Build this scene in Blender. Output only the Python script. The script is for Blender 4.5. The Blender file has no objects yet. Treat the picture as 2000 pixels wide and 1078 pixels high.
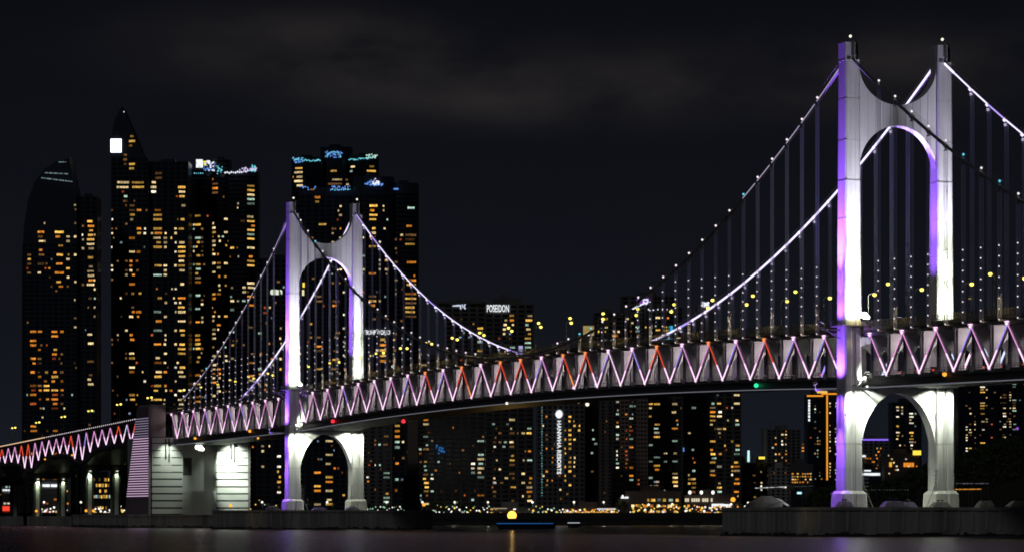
import bpy, math, random
from mathutils import Vector, Matrix, Quaternion
R = math.radians
random.seed(7)
S = bpy.context.scene
COL = S.collection

# ---------------------------------------------------------------- camera, sky, fill sun, exposure
FPX, HOR, CAMH = 8417.0, 1006.6, 4.4           # focal length and horizon row in photo pixels, camera height
cam = bpy.data.cameras.new('camera')
cam.sensor_width = 36.0
cam.lens = 36.0 * FPX / 2000.0
cam.shift_y = (HOR - 539.0) / 2000.0
cam.clip_start = 1.0
cam.clip_end = 40000.0
camo = bpy.data.objects.new('camera', cam)
COL.objects.link(camo)
camo.location = (0, 0, CAMH)
camo.rotation_euler = (R(90), 0, 0)
S.camera = camo

W = bpy.data.worlds.new('World')
S.world = W
W.use_nodes = True
wt = W.node_tree
wt.nodes.clear()


def wn(t, **k):
    n = wt.nodes.new(t)
    for a, b in k.items():
        setattr(n, a, b)
    return n


def wl(a, b):
    wt.links.new(a, b)


def wmath(op, a, b=None, c=None):
    n = wn('ShaderNodeMath', operation=op)
    for i, v in enumerate((a, b, c)):
        if v is None:
            continue
        if isinstance(v, (int, float)):
            n.inputs[i].default_value = v
        else:
            wl(v, n.inputs[i])
    return n.outputs[0]


wo = wn('ShaderNodeOutputWorld')
bg = wn('ShaderNodeBackground')
tc = wn('ShaderNodeTexCoord')
sx = wn('ShaderNodeSeparateXYZ')
wl(tc.outputs['Generated'], sx.inputs[0])
# night glow, a little stronger towards the town on the horizon
ez = wmath('ABSOLUTE', sx.outputs[2])
glow = wmath('POWER', 2.718, wmath('MULTIPLY', ez, -16.0))
base = wn('ShaderNodeMixRGB')
base.inputs[1].default_value = (0.0024, 0.0027, 0.0047, 1)
base.inputs[2].default_value = (0.0095, 0.0115, 0.0168, 1)
wl(glow, base.inputs[0])
# thin cloud banks catching the light of the town
mp = wn('ShaderNodeMapping')
mp.inputs['Scale'].default_value = (26.0, 26.0, 62.0)
mp.inputs['Location'].default_value = (3.35, 0.0, 0.6)
wl(tc.outputs['Generated'], mp.inputs[0])
nz = wn('ShaderNodeTexNoise')
nz.inputs['Scale'].default_value = 1.0
nz.inputs['Detail'].default_value = 5.0
nz.inputs['Roughness'].default_value = 0.5
wl(mp.outputs[0], nz.inputs['Vector'])
nv = wmath('MULTIPLY', wmath('SUBTRACT', nz.outputs['Fac'], 0.28), 2.4)


def blob(x, z, ax_, az_, amp):
    dx = wmath('DIVIDE', wmath('SUBTRACT', sx.outputs[0], x), ax_)
    dz = wmath('DIVIDE', wmath('SUBTRACT', sx.outputs[2], z), az_)
    rr = wmath('ADD', wmath('MULTIPLY', dx, dx), wmath('MULTIPLY', dz, dz))
    return wmath('MULTIPLY', wmath('POWER', 2.718, wmath('MULTIPLY', rr, -1.0)), amp)


cl = blob(-.038, .106, .022, .0085, 1.25)
for b in ((-.068, .108, .030, .008, .38), (-.008, .1005, .022, .0075, .62), (.022, .0985, .026, .0075, .72), (.065, .101, .05, .009, .36),
          (.105, .105, .045, .008, .5), (-.012, .095, .05, .006, .25)):
    cl = wmath('ADD', cl, blob(*b))
cl = wmath('MULTIPLY', wmath('MAXIMUM', cl, 0.03), wmath('MAXIMUM', nv, 0.0))
add = wn('ShaderNodeMixRGB', blend_type='ADD')
add.inputs[0].default_value = 1.0
cc = wn('ShaderNodeMixRGB', blend_type='MULTIPLY')
cc.inputs[0].default_value = 1.0
cc.inputs[1].default_value = (0.0185, 0.0150, 0.0122, 1)
wl(cl, cc.inputs[2])
wl(base.outputs[0], add.inputs[1])
wl(cc.outputs[0], add.inputs[2])
wl(add.outputs[0], bg.inputs['Color'])
bg.inputs['Strength'].default_value = 1.0
wl(bg.outputs[0], wo.inputs['Surface'])

night_fill = bpy.data.lights.new('night_fill', 'SUN')  # unseen fill lamp added to lift ropes, concrete and facades
night_fill.energy = 0.13
night_fill.color = (0.92, 0.94, 1.0)
night_fill.angle = R(8)
mo = bpy.data.objects.new('night_fill', night_fill)
COL.objects.link(mo)
mo.rotation_euler = (R(52), 0, R(-28))

S.view_settings.view_transform = 'Standard'
S.view_settings.look = 'None'
S.view_settings.exposure = 0.0
S.view_settings.gamma = 1.0
S.render.engine = 'CYCLES'
S.cycles.use_denoising = True
S.cycles.max_bounces = 4
S.cycles.diffuse_bounces = 2
S.cycles.glossy_bounces = 3
S.cycles.sample_clamp_indirect = 3.0
S.cycles.sample_clamp_direct = 0.0
S.cycles.use_light_tree = True
S.cycles.pixel_filter_type = 'BLACKMAN_HARRIS'
S.cycles.filter_width = 1.75

# ---------------------------------------------------------------- materials
MATS = {}


def principled(name, col, rough=.6, metal=0.0, spec=.4, noise=0.0, nscale=1.0, streak=0.0, bump=0.0):
    if name in MATS:
        return MATS[name]
    m = bpy.data.materials.new(name)
    m.use_nodes = True
    t = m.node_tree
    b = t.nodes['Principled BSDF']
    b.inputs['Base Color'].default_value = (*col, 1)
    b.inputs['Roughness'].default_value = rough
    b.inputs['Metallic'].default_value = metal
    b.inputs['Specular IOR Level'].default_value = spec
    if noise:
        c = t.nodes.new('ShaderNodeTexCoord')
        mpn = t.nodes.new('ShaderNodeMapping')
        mpn.inputs['Scale'].default_value = (nscale, nscale, nscale * (0.12 if streak else 1.0))
        n = t.nodes.new('ShaderNodeTexNoise')
        n.inputs['Scale'].default_value = 1.0
        n.inputs['Detail'].default_value = 6.0
        r = t.nodes.new('ShaderNodeMapRange')
        r.inputs[1].default_value = .3
        r.inputs[2].default_value = .7
        r.inputs[3].default_value = 1.0 - noise
        r.inputs[4].default_value = 1.0 + noise * .5
        x = t.nodes.new('ShaderNodeMixRGB')
        x.blend_type = 'MULTIPLY'
        x.inputs[0].default_value = 1.0
        x.inputs[1].default_value = (*col, 1)
        t.links.new(c.outputs['Object'], mpn.inputs[0])
        t.links.new(mpn.outputs[0], n.inputs['Vector'])
        t.links.new(n.outputs['Fac'], r.inputs[0])
        t.links.new(r.outputs[0], x.inputs[2])
        t.links.new(x.outputs[0], b.inputs['Base Color'])
        if bump:
            bp = t.nodes.new('ShaderNodeBump')
            bp.inputs['Strength'].default_value = bump
            t.links.new(n.outputs['Fac'], bp.inputs['Height'])
            t.links.new(bp.outputs[0], b.inputs['Normal'])
    MATS[name] = m
    return m


def glowmat(name, col, strength=1.0, sample=False, vary=0.0, inner=0.0, inscale=3.0):
    """material of something that gives off light (lamp, sign, lit window) or gets its lit look from glow"""
    if name in MATS:
        return MATS[name]
    m = bpy.data.materials.new(name)
    m.use_nodes = True
    t = m.node_tree
    t.nodes.clear()
    o = t.nodes.new('ShaderNodeOutputMaterial')
    e = t.nodes.new('ShaderNodeEmission')
    e.inputs['Color'].default_value = (*col, 1)
    e.inputs['Strength'].default_value = strength
    t.links.new(e.outputs[0], o.inputs['Surface'])
    s = None
    if vary:
        oi = t.nodes.new('ShaderNodeObjectInfo')
        r = t.nodes.new('ShaderNodeMapRange')
        r.inputs[3].default_value = strength * (1 - vary)
        r.inputs[4].default_value = strength * (1 + vary)
        t.links.new(oi.outputs['Random'], r.inputs[0])
        s = r.outputs[0]
    if inner:
        c = t.nodes.new('ShaderNodeTexCoord')
        oi2 = t.nodes.new('ShaderNodeObjectInfo')
        a = t.nodes.new('ShaderNodeVectorMath')
        a.operation = 'ADD'
        n = t.nodes.new('ShaderNodeTexNoise')
        n.inputs['Scale'].default_value = inscale
        n.inputs['Detail'].default_value = 2.0
        r2 = t.nodes.new('ShaderNodeMapRange')
        r2.inputs[1].default_value = .32
        r2.inputs[2].default_value = .68
        r2.inputs[3].default_value = 1 - inner
        r2.inputs[4].default_value = 1 + inner
        t.links.new(c.outputs['Object'], a.inputs[0])
        k = t.nodes.new('ShaderNodeMath')
        k.operation = 'MULTIPLY'
        k.inputs[1].default_value = 57.0
        t.links.new(oi2.outputs['Random'], k.inputs[0])
        t.links.new(k.outputs[0], a.inputs[1])
        t.links.new(a.outputs[0], n.inputs['Vector'])
        t.links.new(n.outputs['Fac'], r2.inputs[0])
        if s is None:
            v = t.nodes.new('ShaderNodeValue')
            v.outputs[0].default_value = strength
            s = v.outputs[0]
        mm = t.nodes.new('ShaderNodeMath')
        mm.operation = 'MULTIPLY'
        t.links.new(s, mm.inputs[0])
        t.links.new(r2.outputs[0], mm.inputs[1])
        s = mm.outputs[0]
    if s is not None:
        t.links.new(s, e.inputs['Strength'])
    if not sample:
        m.cycles.emission_sampling = 'NONE'
    MATS[name] = m
    return m


def coloured(base_name, col):
    return glowmat(base_name, col)


M_WHITE = principled('white_steel_paint', (.60, .60, .61), .45, noise=.16, nscale=.5, streak=1)
M_WHITE2 = principled('truss_white_paint', (.60, .60, .58), .5, noise=.10, nscale=.8)
M_DARKST = principled('dark_steel', (.06, .062, .065), .5, .3)
M_GREYST = principled('grey_galvanised_steel', (.30, .31, .31), .45, .4)
M_ROPE = principled('hanger_rope', (.62, .62, .95), .5)  # violet light on the ropes put into their colour
M_CABLE = principled('main_cable_wrap', (.16, .16, .17), .5)
M_CONC = principled('weathered_concrete', (.46, .44, .40), .85, noise=.5, nscale=.22, streak=1, bump=.2)
M_CONCD = principled('dark_wet_unlit_concrete', (.055, .055, .05), .5, noise=.4, nscale=.3)
M_CONCL = principled('anchorage_concrete', (.44, .45, .43), .8, noise=.28, nscale=.18, streak=1)
M_GROOVE = principled('shadow_groove', (.05, .052, .05), .8)
M_ASPH = principled('asphalt', (.05, .05, .052), .85)
M_RAIL = principled('railing_olive_paint', (.17, .155, .10), .6)
M_GLASS = principled('dark_window_glass', (.012, .014, .018), .12, spec=.5)
M_ROCK = principled('rubble_stone', (.26, .25, .24), .9, noise=.5, nscale=.9)

L_PINK = glowmat('glow_pink', (1.0, .40, .88), 1.0, True)  # zigzag colours: lit steel put into glow, shared with the node lamps
L_PINKW = glowmat('glow_pink_white', (1.0, .64, .93), 1.6, True)
L_RED = glowmat('glow_red', (1.0, .085, .035), 1.15, True)
L_ORNG = glowmat('glow_orange_red', (1.0, .30, .10), 1.3, True)
L_VIO = glowmat('glow_violet', (.42, .30, 1.0), 1.25, True)
L_BLUEW = glowmat('glow_blue_white', (.62, .72, 1.0), 1.3, True)
L_LILAC = glowmat('glow_lilac', (.66, .58, 1.0), .8, True)
L_CAB = glowmat('cable_glow_white_violet', (.78, .70, 1.0), 1.5, True)
L_CABV = glowmat('cable_glow_violet', (.50, .36, 1.0), 1.1, True)
L_DOT = glowmat('bulb_pink_white', (1.0, .86, .93), 1.15)
L_DOTC = glowmat('bulb_cyan', (.15, .75, .95), 1.0)
L_DOTW = glowmat('bulb_warm_white', (1.0, .93, .72), 1.3)
L_RAILGLOW = glowmat('rail_edge_glow', (.62, .64, .75), .22)
L_SODIUM = glowmat('sodium_lamp', (1.0, .80, .14), 2.4, vary=.12)
L_FLOOD = glowmat('floodlight_glass', (1.0, 1.0, .86), 6.0)
L_FLOODP = glowmat('floodlight_violet_glass', (.62, .45, 1.0), 2.0)
L_NAVR = glowmat('signal_red', (1.0, .03, .05), 1.3)
L_NAVG = glowmat('signal_green', (.03, .95, .42), 1.1)
L_NAVO = glowmat('signal_orange', (1.0, .42, .05), 1.3)
L_LOW = glowmat('lower_deck_lamp', (1.0, .95, .88), 2.0)

# ---------------------------------------------------------------- mesh helpers


class MB:
    def __init__(self):
        self.v, self.f, self.m = [], [], []

    def face(self, pts, mi=0):
        i = len(self.v)
        self.v += [tuple(p) for p in pts]
        self.f.append(tuple(range(i, i + len(pts))))
        self.m.append(mi)

    def box(self, x0, x1, y0, y1, z0, z1, mi=0):
        i = len(self.v)
        self.v += [(x0, y0, z0), (x1, y0, z0), (x1, y1, z0), (x0, y1, z0), (x0, y0, z1), (x1, y0, z1), (x1, y1, z1), (x0, y1, z1)]
        for q in ((0, 3, 2, 1), (4, 5, 6, 7), (0, 1, 5, 4), (1, 2, 6, 5), (2, 3, 7, 6), (3, 0, 4, 7)):
            self.f.append(tuple(i + k for k in q))
            self.m.append(mi)

    def hexa(self, b, t, mi=0):
        """b, t: bottom and top rings, counter-clockwise seen from above"""
        i = len(self.v)
        n = len(b)
        self.v += [tuple(p) for p in b] + [tuple(p) for p in t]
        self.f.append(tuple(i + k for k in range(n - 1, -1, -1)))
        self.f.append(tuple(i + n + k for k in range(n)))
        self.m += [mi, mi]
        for k in range(n):
            j = (k + 1) % n
            self.f.append((i + k, i + j, i + n + j, i + n + k))
            self.m.append(mi)

    def loft(self, rings, mi=0):
        i = len(self.v)
        n = len(rings[0])
        for r in rings:
            self.v += [tuple(p) for p in r]
        self.f.append(tuple(i + k for k in range(n - 1, -1, -1)))
        self.f.append(tuple(i + (len(rings) - 1) * n + k for k in range(n)))
        self.m += [mi, mi]
        for a in range(len(rings) - 1):
            for k in range(n):
                j = (k + 1) % n
                self.f.append((i + a * n + k, i + a * n + j, i + (a + 1) * n + j, i + (a + 1) * n + k))
                self.m.append(mi)

    def tube(self, path, r, n=6, mi=0):
        path = [Vector(p) for p in path]
        rings = []
        for k, p in enumerate(path):
            d = (path[min(k + 1, len(path) - 1)] - path[max(k - 1, 0)]).normalized()
            a = d.cross(Vector((0, 0, 1)))
            if a.length < 1e-3:
                a = d.cross(Vector((1, 0, 0)))
            a.normalize()
            b = d.cross(a).normalized()
            rr = r[k] if isinstance(r, (list, tuple)) else r
            rings.append([p + (a * math.cos(2 * math.pi * q / n) + b * math.sin(2 * math.pi * q / n)) * rr for q in range(n)])
        self.loft(rings, mi)

    def beam(self, p0, p1, w, h, mi=0):
        p0, p1 = Vector(p0), Vector(p1)
        d = (p1 - p0).normalized()
        a = d.cross(Vector((0, 0, 1)))
        if a.length < 1e-3:
            a = Vector((1, 0, 0))
        a.normalize()
        b = a.cross(d)
        q = [(-1, -1), (1, -1), (1, 1), (-1, 1)]
        self.loft([[p + a * (w / 2 * s) + b * (h / 2 * t) for s, t in q] for p in (p0, p1)], mi)

    def octa(self, c, r, mi=0, sz=1.0):
        i = len(self.v)
        x, y, z = c
        self.v += [(x + r, y, z), (x, y + r, z), (x - r, y, z), (x, y - r, z), (x, y, z + r * sz), (x, y, z - r * sz)]
        for a, b in ((0, 1), (1, 2), (2, 3), (3, 0)):
            self.f.append((i + a, i + b, i + 4))
            self.f.append((i + b, i + a, i + 5))
            self.m += [mi, mi]

    def ball(self, c, r, mi=0, seg=10, rings=6, sz=1.0):
        i = len(self.v)
        x, y, z = c
        self.v.append((x, y, z - r * sz))
        for a in range(1, rings):
            t = math.pi * a / rings
            for k in range(seg):
                ph = 2 * math.pi * k / seg
                self.v.append((x + r * math.sin(t) * math.cos(ph), y + r * math.sin(t) * math.sin(ph), z - r * sz * math.cos(t)))
        self.v.append((x, y, z + r * sz))
        for k in range(seg):
            j = (k + 1) % seg
            self.f.append((i, i + 1 + j, i + 1 + k))
            self.m.append(mi)
            for a in range(rings - 2):
                self.f.append((i + 1 + a * seg + k, i + 1 + a * seg + j, i + 1 + (a + 1) * seg + j, i + 1 + (a + 1) * seg + k))
                self.m.append(mi)
            self.f.append((i + 1 + (rings - 2) * seg + k, i + 1 + (rings - 2) * seg + j, i + 1 + (rings - 1) * seg))
            self.m.append(mi)

    def mesh(self, name, mats):
        me = bpy.data.meshes.new(name)
        me.from_pydata(self.v, [], self.f)
        for m in (mats if isinstance(mats, (list, tuple)) else [mats]):
            me.materials.append(m)
        if any(self.m):
            me.polygons.foreach_set('material_index', self.m)
        me.update()
        return me

    def build(self, name, mats, parent=None):
        return link(name, self.mesh(name, mats), parent)


def link(name, me, parent=None, loc=None, scale=None, quat=None):
    o = bpy.data.objects.new(name, me)
    COL.objects.link(o)
    if parent is not None:
        o.parent = parent
    if loc is not None:
        o.location = loc
    if scale is not None:
        o.scale = scale
    if quat is not None:
        o.rotation_mode = 'QUATERNION'
        o.rotation_quaternion = quat
    return o


def empty(name, loc=(0, 0, 0), rz=0.0, parent=None):
    o = bpy.data.objects.new(name, None)
    COL.objects.link(o)
    o.location = loc
    o.rotation_euler = (0, 0, rz)
    o.empty_display_size = .5
    if parent is not None:
        o.parent = parent
    return o


def tag(o, label, cat=None, group=None, kind=None):
    if label:
        o['label'] = label
    if cat:
        o['category'] = cat
    if group:
        o['group'] = group
    if kind or cat:
        o['kind'] = kind or 'thing'
    return o


UNIT = {}


def unit_box(mat):
    k = mat.name
    if k not in UNIT:
        b = MB()
        b.box(-.5, .5, -.5, .5, -.5, .5)
        UNIT[k] = b.mesh('unit_' + k, mat)
    return UNIT[k]


def unit_tube(mat, n=8):
    k = ('t', mat.name, n)
    if k not in UNIT:
        b = MB()
        b.tube([(-.5, 0, 0), (.5, 0, 0)], .5, n)
        UNIT[k] = b.mesh('tube_' + mat.name, mat)
    return UNIT[k]


def member(name, p0, p1, w, h, mat, parent, tube=False):
    """straight member between two points from a shared unit mesh"""
    p0, p1 = Vector(p0), Vector(p1)
    d = p1 - p0
    x = d.normalized()
    y = Vector((0, 0, 1)).cross(x)
    if y.length < 1e-3:
        y = Vector((0, 1, 0))
    y.normalize()
    z = x.cross(y)
    q = Matrix((x, y, z)).transposed().to_quaternion()
    return link(name, unit_tube(mat) if tube else unit_box(mat), parent, (p0 + p1) / 2, (d.length, w, h), q)


def lightobj(kind, name, loc, energy, color, parent=None, target=None, size=.3, angle=60, blend=.5):
    l = bpy.data.lights.new(name, kind)
    l.energy = energy
    l.color = color
    if kind == 'SPOT':
        l.spot_size = R(angle)
        l.spot_blend = blend
    l.shadow_soft_size = size
    o = bpy.data.objects.new(name, l)
    COL.objects.link(o)
    o.location = loc
    if parent is not None:
        o.parent = parent
    if target is not None:
        d = Vector(target) - Vector(loc)
        o.rotation_mode = 'QUATERNION'
        o.rotation_quaternion = d.to_track_quat('-Z', 'Y')
    return o


def P(px, y, Y):
    """photo pixel to a point at distance Y from the camera"""
    return Vector(((px - 1000) * Y / FPX, Y, CAMH + (HOR - y) * Y / FPX))


# ---------------------------------------------------------------- the setting
QY = 2000.0          # distance of the quay wall
QZ = 5.0             # height of the quay


def water_material():
    m = bpy.data.materials.new('night_sea_water')
    m.use_nodes = True
    t = m.node_tree
    b = t.nodes['Principled BSDF']
    b.inputs['Base Color'].default_value = (.006, .008, .010, 1)
    b.inputs['Roughness'].default_value = .22
    b.inputs['IOR'].default_value = 1.333
    c = t.nodes.new('ShaderNodeTexCoord')
    hs = []
    for sc, st in (((.006, .045, 1), 1.5), ((.09, .26, 1), .45), ((.6, 1.1, 1), .12)):
        mm = t.nodes.new('ShaderNodeMapping')
        mm.inputs['Scale'].default_value = sc
        n = t.nodes.new('ShaderNodeTexNoise')
        n.inputs['Scale'].default_value = 1.0
        n.inputs['Detail'].default_value = 3.0
        k = t.nodes.new('ShaderNodeMath')
        k.operation = 'MULTIPLY'
        k.inputs[1].default_value = st
        t.links.new(c.outputs['Object'], mm.inputs[0])
        t.links.new(mm.outputs[0], n.inputs['Vector'])
        t.links.new(n.outputs['Fac'], k.inputs[0])
        hs.append(k.outputs[0])
    a = t.nodes.new('ShaderNodeMath')
    a.operation = 'ADD'
    t.links.new(hs[0], a.inputs[0])
    t.links.new(hs[1], a.inputs[1])
    a2 = t.nodes.new('ShaderNodeMath')
    a2.operation = 'ADD'
    t.links.new(a.outputs[0], a2.inputs[0])
    t.links.new(hs[2], a2.inputs[1])
    bp = t.nodes.new('ShaderNodeBump')
    bp.inputs['Strength'].default_value = .68
    bp.inputs['Distance'].default_value = .8
    t.links.new(a2.outputs[0], bp.inputs['Height'])
    t.links.new(bp.outputs[0], b.inputs['Normal'])
    return m


b = MB()
b.face([(-9000, -600, 0), (9000, -600, 0), (9000, QY + 30, 0), (-9000, QY + 30, 0)])
tag(b.build('water', water_material()), 'dark night sea with soft pale reflections below the bridge', kind='structure')
b = MB()
b.box(-9000, 9000, QY, 24000, -6, QZ)
tag(b.build('ground', principled('quay_ground', (.045, .045, .042), .9, noise=.3, nscale=.05)), 'dark level city ground behind the sea wall', kind='structure')
b = MB()
b.box(-2500, 2500, QY - 6, QY - .2, -4, 1.6)
b.box(-2500, 2500, QY - .15, QY + .9, 3.0, QZ + .9)
tag(b.build('sea_wall', M_CONCD), 'low dark concrete sea wall along the shore', 'sea wall')

# ---------------------------------------------------------------- suspension bridge (local axes: x across, y along, z up)
BX, BY, TH = 83.80, 942.30, .29556
bridge = empty('suspension_bridge', (BX, BY, 0), TH)
tag(bridge, 'white two-tower suspension bridge with double deck truss and coloured zigzag lights', 'bridge')
CA, SA = math.cos(TH), math.sin(TH)


def BW(u, s, z):
    return Vector((BX + u * CA - s * SA, BY + u * SA + s * CA, z))


def ztop(s):
    if 0 <= s <= 500:
        return 47.0 - 3.2 * ((s - 250) / 250) ** 2
    d = -s if s < 0 else s - 500
    return 43.8 - .0085 * d


DEPTH = 9.5
LEG = 10.8
TR = 8.7            # half distance of the two truss planes


def leg_ring(uc, w, d, z):
    c = .32
    g = .14
    h, k = w / 2, d / 2
    # ccw seen from above; shallow groove in the front and rear face
    p = [(-h + c, -k), (-.55, -k), (-.4, -k + g), (.4, -k + g), (.55, -k), (h - c, -k), (h, -k + c), (h, k - c), (h - c, k),
         (-h + c, k), (-h, k - c), (-h, -k + c)]
    return [(uc + x, y, z) for x, y in p]


def make_tower(s0, label):
    T = empty('bridge_tower', (0, s0, 0), 0, bridge)
    T['label'] = label
    for sg in (-1, 1):
        uc = sg * LEG
        m = MB()
        m.loft([leg_ring(uc, w, d, z) for z, w, d in ((9.4, 4.2, 5.6), (24, 4.0, 5.4), (50, 3.8, 5.2), (78, 3.55, 4.9), (103.2, 3.35, 4.6))])
        m.build('leg', M_WHITE, T)
        m = MB()
        m.loft([leg_ring(uc, w, d, z) for z, w, d in ((6.2, 6.0, 7.0), (9.2, 5.8, 6.8), (9.9, 4.5, 5.9))])
        m.build('leg_plinth', principled('plinth_paint', (.55, .54, .53), .6, noise=.3, nscale=.9, streak=1), T)
        m = MB()
        m.loft([leg_ring(uc, 3.62, 4.97, zz) for zz in (77.2, 77.36)])
        m.build('splice_band', principled('splice_band_paint', (.30, .30, .30), .6), T)
        for zj in (14.5, 26.5, 54, 61, 69, 86, 95):
            t_ = (zj - 9.4) / 93.8
            m = MB()
            m.loft([leg_ring(uc, 4.2 - .85 * t_ + .03, 5.6 - 1.0 * t_ + .03, zz) for zz in (zj, zj + .07)])
            m.build('panel_joint', principled('panel_joint_paint', (.42, .42, .42), .6), T)
        m = MB()
        m.loft([leg_ring(uc, 4.12, 5.52, zz) for zz in (20.0, 20.14)])
        m.build('splice_band', principled('splice_band_paint', (.30, .30, .30), .6), T)
        m = MB()
        m.loft([leg_ring(uc, w, d, z) for z, w, d in ((103.2, 3.45, 4.7), (103.5, 3.45, 4.7))])
        m.build('leg_rim', M_WHITE, T)
        # cable saddle housing: two cheeks with a dark rounded saddle between and beside them
        m = MB()
        m.box(uc - 1.70, uc + .55, -2.25, 2.1, 103.5, 107.2)
        m.box(uc - 1.75, uc + .60, -2.3, 2.15, 106.9, 107.25)
        m.build('saddle_housing', principled('saddle_paint', (.50, .50, .53), .6), T)
        m = MB()
        ring = []
        for z, r in ((103.5, 1.05), (104.6, 1.15), (106.4, 1.1), (107.5, .9), (107.9, .35)):
            ring.append([(uc + 1.0 + r * .75 * math.cos(a), r * 1.7 * math.sin(a), z) for a in [2 * math.pi * k / 12 for k in range(12)]])
        m.loft(ring)
        m.build('saddle_cover', M_DARKST, T)
        m = MB()
        m.tube([(uc + .3, 0, 107.2), (uc + .3, 0, 108.5)], .07)
        m.build('beacon_post', M_GREYST, T)
        m = MB()
        m.ball((uc + .3, 0, 108.75), .32, 0)
        m.build('beacon', L_DOTW, T)
        # service gallery round the leg at deck level
        m = MB()
        m.box(uc - 3.0, uc + 2.3, -3.6, -2.45, 45.6, 45.85)
        m.box(uc - 3.0, uc + 2.3, 2.45, 3.6, 45.6, 45.85)
        m.box(uc - 3.4, uc - 2.1, -2.45, 2.45, 45.6, 45.85)
        for k in range(9):
            x = uc - 3.0 + k * 5.3 / 8
            m.box(x - .04, x + .04, -3.6, -3.52, 45.85, 47.0)
            m.box(x - .04, x + .04, 3.52, 3.6, 45.85, 47.0)
        for z in (46.4, 46.95):
            m.box(uc - 3.0, uc + 2.3, -3.62, -3.54, z, z + .09)
            m.box(uc - 3.0, uc + 2.3, 3.54, 3.62, z, z + .09)
        m.build('gallery', M_GREYST, T)
        # rounded wind cover on the outer face of the leg beside the truss
        m = MB()
        rg = []
        for a in range(9):
            t = math.pi * a / 8
            z = 40.8 - 2.9 * math.cos(t)
            r = .2 + 2.3 * math.sin(t)
            rg.append([(uc + sg * 1.72 + sg * (.42 * math.sin(t)) * math.cos(q) * 1.0, r * math.sin(q), z) for q in
                       ([2 * math.pi * k / 14 for k in range(14)] if sg > 0 else [-2 * math.pi * k / 14 for k in range(14)])])
        m.loft(rg)
        m.build('wind_cover', M_WHITE, T)
        # ladder-like cage inside the leg foot
        m = MB()
        x = uc - sg * 2.6
        for y in (-2.9, -2.2):
            m.beam((x, y, 6.3), (x - sg * -.5, y, 14.5), .12, .12)
        for k in range(10):
            z = 6.8 + k * .8
            m.box(x - .3, x + .8, -2.95, -2.85, z, z + .08)
        m.beam((x - sg * 1.9, -2.6, 6.3), (x + sg * .3, -2.6, 11.5), .14, .14)
        m.build('access_stair', M_GREYST, T)
    # portal between the legs: dipping top edge, arched soffit

    def portal(name, half, lower, upper, d, n=36):
        m = MB()
        us = [-half + 2 * half * (1 - math.cos(math.pi * k / n)) / 2 for k in range(n + 1)]
        for k in range(n):
            a, c = us[k], us[k + 1]
            la, lc, ha, hc = lower(a), lower(c), upper(a), upper(c)
            m.face([(a, -d, la), (c, -d, lc), (c, -d, hc), (a, -d, ha)])
            m.face([(c, d, lc), (a, d, la), (a, d, ha), (c, d, hc)])
            m.face([(a, d, la), (c, d, lc), (c, -d, lc), (a, -d, la)])
            m.face([(a, -d, ha), (c, -d, hc), (c, d, hc), (a, d, ha)])
        return m.build(name, M_WHITE, T)

    hf = LEG - 1.75
    portal('upper_portal', hf, lambda u: 79.6 + 9.8 * math.sqrt(max(0, 1 - (u / hf) ** 2)),
           lambda u: 102.6 - 8.7 * math.sqrt(max(0, 1 - (u / hf) ** 2)), 1.55)
    hf2 = LEG - 1.95
    portal('lower_portal', hf2, lambda u: 17.0 + 14.2 * math.sqrt(max(0, 1 - (u / hf2) ** 2)), lambda u: 34.0, 1.9)
    # vertical weld seams on the upper portal
    m = MB()
    for k in range(-4, 5):
        u = k * 1.75
        z0 = 79.6 + 9.8 * math.sqrt(max(0, 1 - (u / hf) ** 2)) + .15
        z1 = 102.6 - 8.7 * math.sqrt(max(0, 1 - (u / hf) ** 2)) - .15
        m.box(u - .06, u + .06, -1.60, -1.56, z0, z1)
    m.build('weld_seams', principled('seam_paint', (.36, .36, .36), .6), T)['kind'] = 'stuff'
    # lattice service walkway in front of the lower portal
    m = MB()
    for y in (-3.3,):
        m.box(-8.6, 13.5, y - .06, y + .06, 33.9, 34.05)
        m.box(-8.6, 13.5, y - .06, y + .06, 32.3, 32.45)
        for k in range(17):
            x = -8.6 + k * 1.38
            m.beam((x, y, 32.4), (x + .69, y, 34.0), .09, .09)
            m.beam((x + .69, y, 34.0), (x + 1.38, y, 32.4), .09, .09)
    m.box(-8.6, 13.5, -3.3, -1.95, 32.2, 32.3)
    for k in range(12):
        x = 9.5 + k * .36
        m.box(x - .04, x + .04, -3.4, -3.3, 32.3, 35.6)
    for z in (34.4, 35.0, 35.5):
        m.box(9.2, 13.6, -3.4, -3.32, z, z + .07)
    m.build('service_walkway', M_GREYST, T)
    # bearings on top of the lower portal
    for u in (-6.2, 0.0, 6.2):
        m = MB()
        m.box(u - .9, u + .9, -1.2, 1.2, 34.0, 34.6)
        m.box(u - .6, u + .6, -.8, .8, 34.6, 35.0)
        m.build('bearing', M_DARKST, T)
    return T


t_near = make_tower(0.0, 'nearer white bridge tower lit violet and greenish white')
t_far = make_tower(500.0, 'farther white bridge tower lit violet and greenish white')


# --- main cables
SAGSIDE = 6.0


def cable_z(s):
    if 0 <= s <= 500:
        return 47.6 + 57.0 * ((s - 250) / 250) ** 2
    d = -s if s < 0 else s - 500
    x = d / 168.0
    return 104.6 + (46.2 - 104.6) * x - 4 * SAGSIDE * x * (1 - x)


SMIN, SMAX = -168.0, 668.0
ss = [SMIN + (SMAX - SMIN) * k / 220 for k in range(221)] + [0.0, 500.0]
ss.sort()
for u, lab in ((-LEG, 'dark main cable with rows of pink bulbs, nearer side'), (LEG, 'main cable lit white and violet, farther side')):
    m = MB()
    m.tube([(u, s, cable_z(s)) for s in ss], .34, 8)
    c = m.build('main_cable', M_CABLE, bridge)
    c['label'] = lab
    m = MB()
    for du in (-.42, .42):
        m.tube([(u + du, s, cable_z(s) + 1.15) for s in ss[::2]], .035, 4)
    m.build('hand_rope', M_GREYST, c)

PAN = 9.5
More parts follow.
